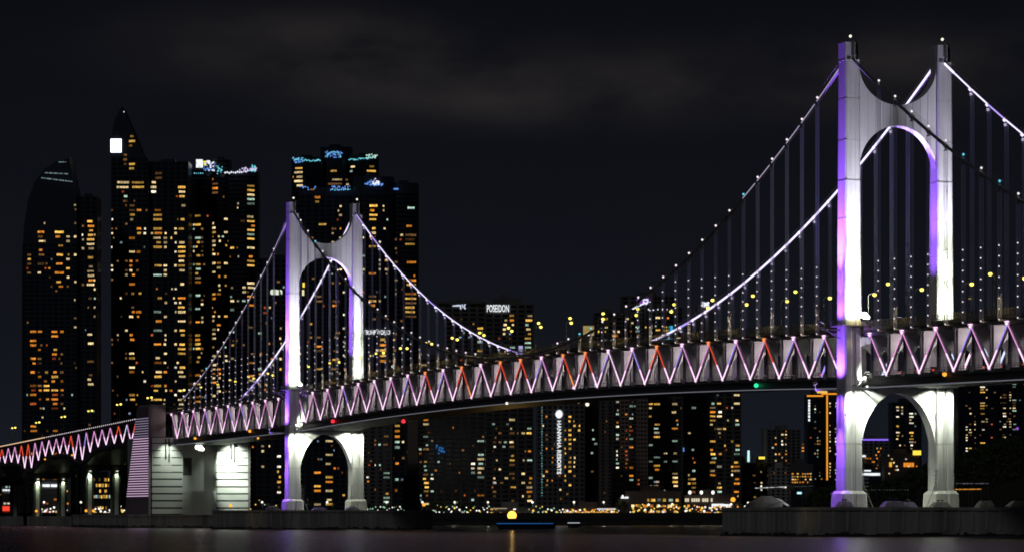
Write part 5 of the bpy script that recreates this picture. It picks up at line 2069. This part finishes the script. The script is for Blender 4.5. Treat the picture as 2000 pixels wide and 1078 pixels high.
def ridge(px):
    for (a, ya), (c, yc) in zip(prof[:-1], prof[1:]):
        if a <= px <= c:
            return ya + (yc - ya) * (px - a) / (c - a)
    return 1003


HY = 2130.0
rh = random.Random(21)
m = MB()
cols_, rows_ = 70, 9
idx = {}
for i in range(cols_ + 1):
    px = 1535 + (2300 - 1535) * i / cols_
    zr = max(P(px, ridge(px), HY).z - 2.5, QZ - .5)
    for j in range(rows_ + 1):
        t = j / rows_
        k = math.sin(math.pi * t) ** .7
        Yj = HY - 60 + 120 * t
        z = QZ - .5 + (zr - QZ + .5) * k * (1 if 0 < j < rows_ else 0) + (rh.uniform(-1, 1) if 0 < j < rows_ else 0)
        idx[i, j] = len(m.v)
        m.v.append(((px - 1000) * HY / FPX, Yj, z))
for i in range(cols_):
    for j in range(rows_):
        m.f.append((idx[i, j], idx[i + 1, j], idx[i + 1, j + 1], idx[i, j + 1]))
        m.m.append(0)
tag(m.build('hill', principled('hill_soil', (.03, .033, .022), .95)), 'dark wooded hill behind the nearer tower', kind='structure')
m = MB()
for _ in range(5200):
    px = rh.uniform(1545, 2190)
    t = rh.uniform(.1, .62)
    k = math.sin(math.pi * t) ** .7
    zr = max(P(px, ridge(px), HY).z - 2.5, QZ - .5)
    z = QZ + (zr - QZ) * k + rh.uniform(0, 3.6) * min(1, (zr - QZ) / 8)
    c = Vector(((px - 1000) * HY / FPX, HY - 60 + 120 * t, z))
    for _q in range(2):
        d = Vector((rh.gauss(0, 1), rh.gauss(0, 1), rh.gauss(0, 1)))
        t1 = d.normalized() * rh.uniform(.5, 1.3)
        t2 = d.cross(Vector((rh.gauss(0, 1), rh.gauss(0, 1), rh.gauss(0, 1)))).normalized() * rh.uniform(.4, .9)
        m.face([c - t1, c + t2, c + t1, c - t2])
tag(m.build('foliage', M_LEAF), 'dense dark trees covering the hill', kind='stuff')


def light_string(pts, mat, label, r=.3, Y=2066):
    o = empty('light_string', P(pts[0][0], pts[0][1], Y))
    tag(o, label, 'string lights')
    p0 = P(pts[0][0], pts[0][1], Y)
    q = [P(x, y, Y) - p0 for x, y in pts]
    m = MB()
    m.tube(q, .05, 4)
    m.build('wire', M_DARKST, o)
    m = MB()
    for a in q:
        m.octa(a, r * rh.uniform(.5, 1.2))
    m.build('bulbs', mat, o)['kind'] = 'stuff'
    m = MB()
    for a in (q[0], q[-1], q[len(q) // 2]):
        m.tube([a, (a.x, a.y, QZ - p0.z - 1)], .08, 5)
    m.build('posts', M_GREYST, o)['kind'] = 'stuff'


light_string([(1476 + 2.6 * k, 952.5 - .12 * k) for k in range(24)], glowmat('string_white', (.9, .93, 1), .8), 'string of white lights above the quay left of the nearer tower')
light_string([(1538 + 4 * k, 950 - .12 * k) for k in range(14)], glowmat('string_dim', (.5, .55, .6), .25), 'faint string of lights left of the nearer tower', .2)
light_string([(1868 + 2.8 * k, 943.5) for k in range(23)], MATS['string_dim'], 'faint white string of lights right of the nearer tower', .3)
light_string([(1866 + 2.2 * k, 955 - .03 * k) for k in range(24)], glowmat('string_orange', (1.0, .38, .05), .8), 'orange string of lights right of the nearer tower', .34)
light_string([(1698 + 5 * k, 956) for k in range(16)], MATS['string_dim'], 'faint string of lights under the nearer tower arch', .2)

# ---------------------------------------------------------------- buoys, boats


def buoy(px, y, Y, label, r, mat, e, col):
    p = P(px, y, Y)
    o = empty('beacon_buoy', (p.x, Y, 0))
    tag(o, label, 'buoy', 'lit buoys')
    m = MB()
    m.loft([[(a_ * math.cos(t), a_ * math.sin(t), z) for t in [2 * math.pi * k / 14 for k in range(14)]] for z, a_ in ((-.8, .9), (-.2, 1.5), (.7, 1.5), (1.0, 1.2))])
    m.build('float', principled('buoy_paint', (.3, .12, .04), .5), o)
    m = MB()
    for k in range(4):
        a_ = math.pi / 4 + k * math.pi / 2
        m.tube([(1.0 * math.cos(a_), 1.0 * math.sin(a_), 1.0), (.3 * math.cos(a_), .3 * math.sin(a_), p.z - r)], .08, 5)
    for z in (1.8, 2.6):
        m.tube([(.75 * math.cos(t), .75 * math.sin(t), z) for t in [2 * math.pi * k / 10 for k in range(11)]], .05, 4)
    m.build('lattice_mast', M_GREYST, o)
    m = MB()
    m.ball((0, 0, p.z), r, 0, 14, 8)
    m.build('lantern', mat, o)
    lightobj('POINT', 'lantern_light', (0, -r - .4, p.z), e, col, o, size=.4)


AMB = glowmat('amber_beacon', (1.0, .50, .07), 2.6)
buoy(1000, 1006, 1500, 'bright amber beacon buoy on the water below midspan', 1.6, AMB, 9000, (1.0, .6, .15))
for px, y, u, s, nm in ((1487, 975, -29, 24, 'left end of the nearer pier island'), (809, 985, 29, 482, 'right end of the farther pier island'), (438, 987, -27, 520, 'left end of the farther pier island'), (1998, 975, 29, -18, 'right end of the nearer pier island')):
    p = BW(u, s, 6.25)
    o = empty('beacon_post', p, TH)
    tag(o, 'short beacon post with an orange lamp at the ' + nm, 'beacon', 'orange beacons on the pier islands')
    z = CAMH + (HOR - y) * p.y / FPX - 6.25
    z = max(z, .8)
    m = MB()
    m.tube([(0, 0, 0), (0, 0, z - .3)], .1, 6)
    m.box(-.3, .3, -.3, .3, z - .5, z - .3)
    m.build('post', M_GREYST, o)
    m = MB()
    m.ball((0, 0, z), .55, 0, 12, 8)
    m.build('lantern', glowmat('beacon_orange', (1.0, .40, .04), 1.4), o)
for px, u in ((53, -6.5), (152, -7.5), (160, -4.5)):
    s_ = 981 if px < 100 else 866
    p = BW(u, s_ - 4.2, 4.2)
    o = empty('beacon_post', p, TH)
    tag(o, {53: 'low orange lamp at the foot of the leftmost viaduct pier', 152: 'left orange lamp at the foot of the second viaduct pier', 160: 'right orange lamp at the foot of the second viaduct pier'}[px], 'beacon', 'orange beacons at the viaduct piers')
    m = MB()
    m.tube([(0, 0, 0), (0, 0, 1.8)], .1, 6)
    m.build('post', M_GREYST, o)
    m = MB()
    m.ball((0, 0, 2.3), .55, 0, 12, 8)
    m.build('lantern', MATS['beacon_orange'], o)


def boat(px0, px1, Y, label, strip, cab=1.0):
    x0, x1 = (px0 - 1000) * Y / FPX, (px1 - 1000) * Y / FPX
    L = x1 - x0
    o = empty('tour_boat', ((x0 + x1) / 2, Y, 0))
    tag(o, label, 'boat', 'boats on the dark water')
    m = MB()
    rings = []
    for z, k, bw in ((-.6, .82, 1.3), (.4, .92, 2.0), (1.9, 1.0, 2.4)):
        h = L / 2 * k
        rings.append([(-h, -bw * .7, z), (-h * .5, -bw, z), (h * .45, -bw, z), (h * .8, -bw * .6, z), (h, 0, z), (h * .8, bw * .6, z), (h * .45, bw, z), (-h * .5, bw, z), (-h, bw * .7, z)])
    m.loft(rings)
    m.build('hull', principled('boat_hull_navy', (.02, .025, .035), .4), o)
    m = MB()
    m.box(-L * .38, L * .22, -1.7, 1.7, 1.9, 1.9 + 1.5 * cab)
    m.box(-L * .40, L * .26, -1.9, 1.9, 1.9 + 1.5 * cab, 2.05 + 1.5 * cab)
    m.build('cabin', principled('boat_cabin', (.06, .06, .07), .5), o)
    m = MB()
    n = max(3, int(L / 2.4))
    for k in range(n):
        a = -L * .36 + L * .56 * k / n
        m.box(a + .15, a + L * .56 / n - .15, -1.76, -1.7, 2.3, 2.3 + .8 * cab)
    m.build('cabin_windows', M_GLASS, o)['kind'] = 'stuff'
    m = MB()
    m.tube([(-L * .2, 0, 2.05 + 1.5 * cab), (-L * .2, 0, 4.4)], .06, 5)
    m.build('mast', M_GREYST, o)
    if strip:
        m = MB()
        m.box(-L * .48, L * .44, -2.56, -2.44, 1.74, 1.98)
        m.build('trail_strip', strip, o)  # light trail of the moving boat built as a glowing strip
    return o


boat(968, 1088, 1430, 'dark tour boat with a blue light trail built as a strip behind the amber buoy', glowmat('trail_blue', (.03, .20, .65), .42))
boat(1108, 1134, 1560, 'small dark boat with a short white light trail built as a strip right of the amber buoy', glowmat('trail_white', (.8, .85, .9), .7), .7)
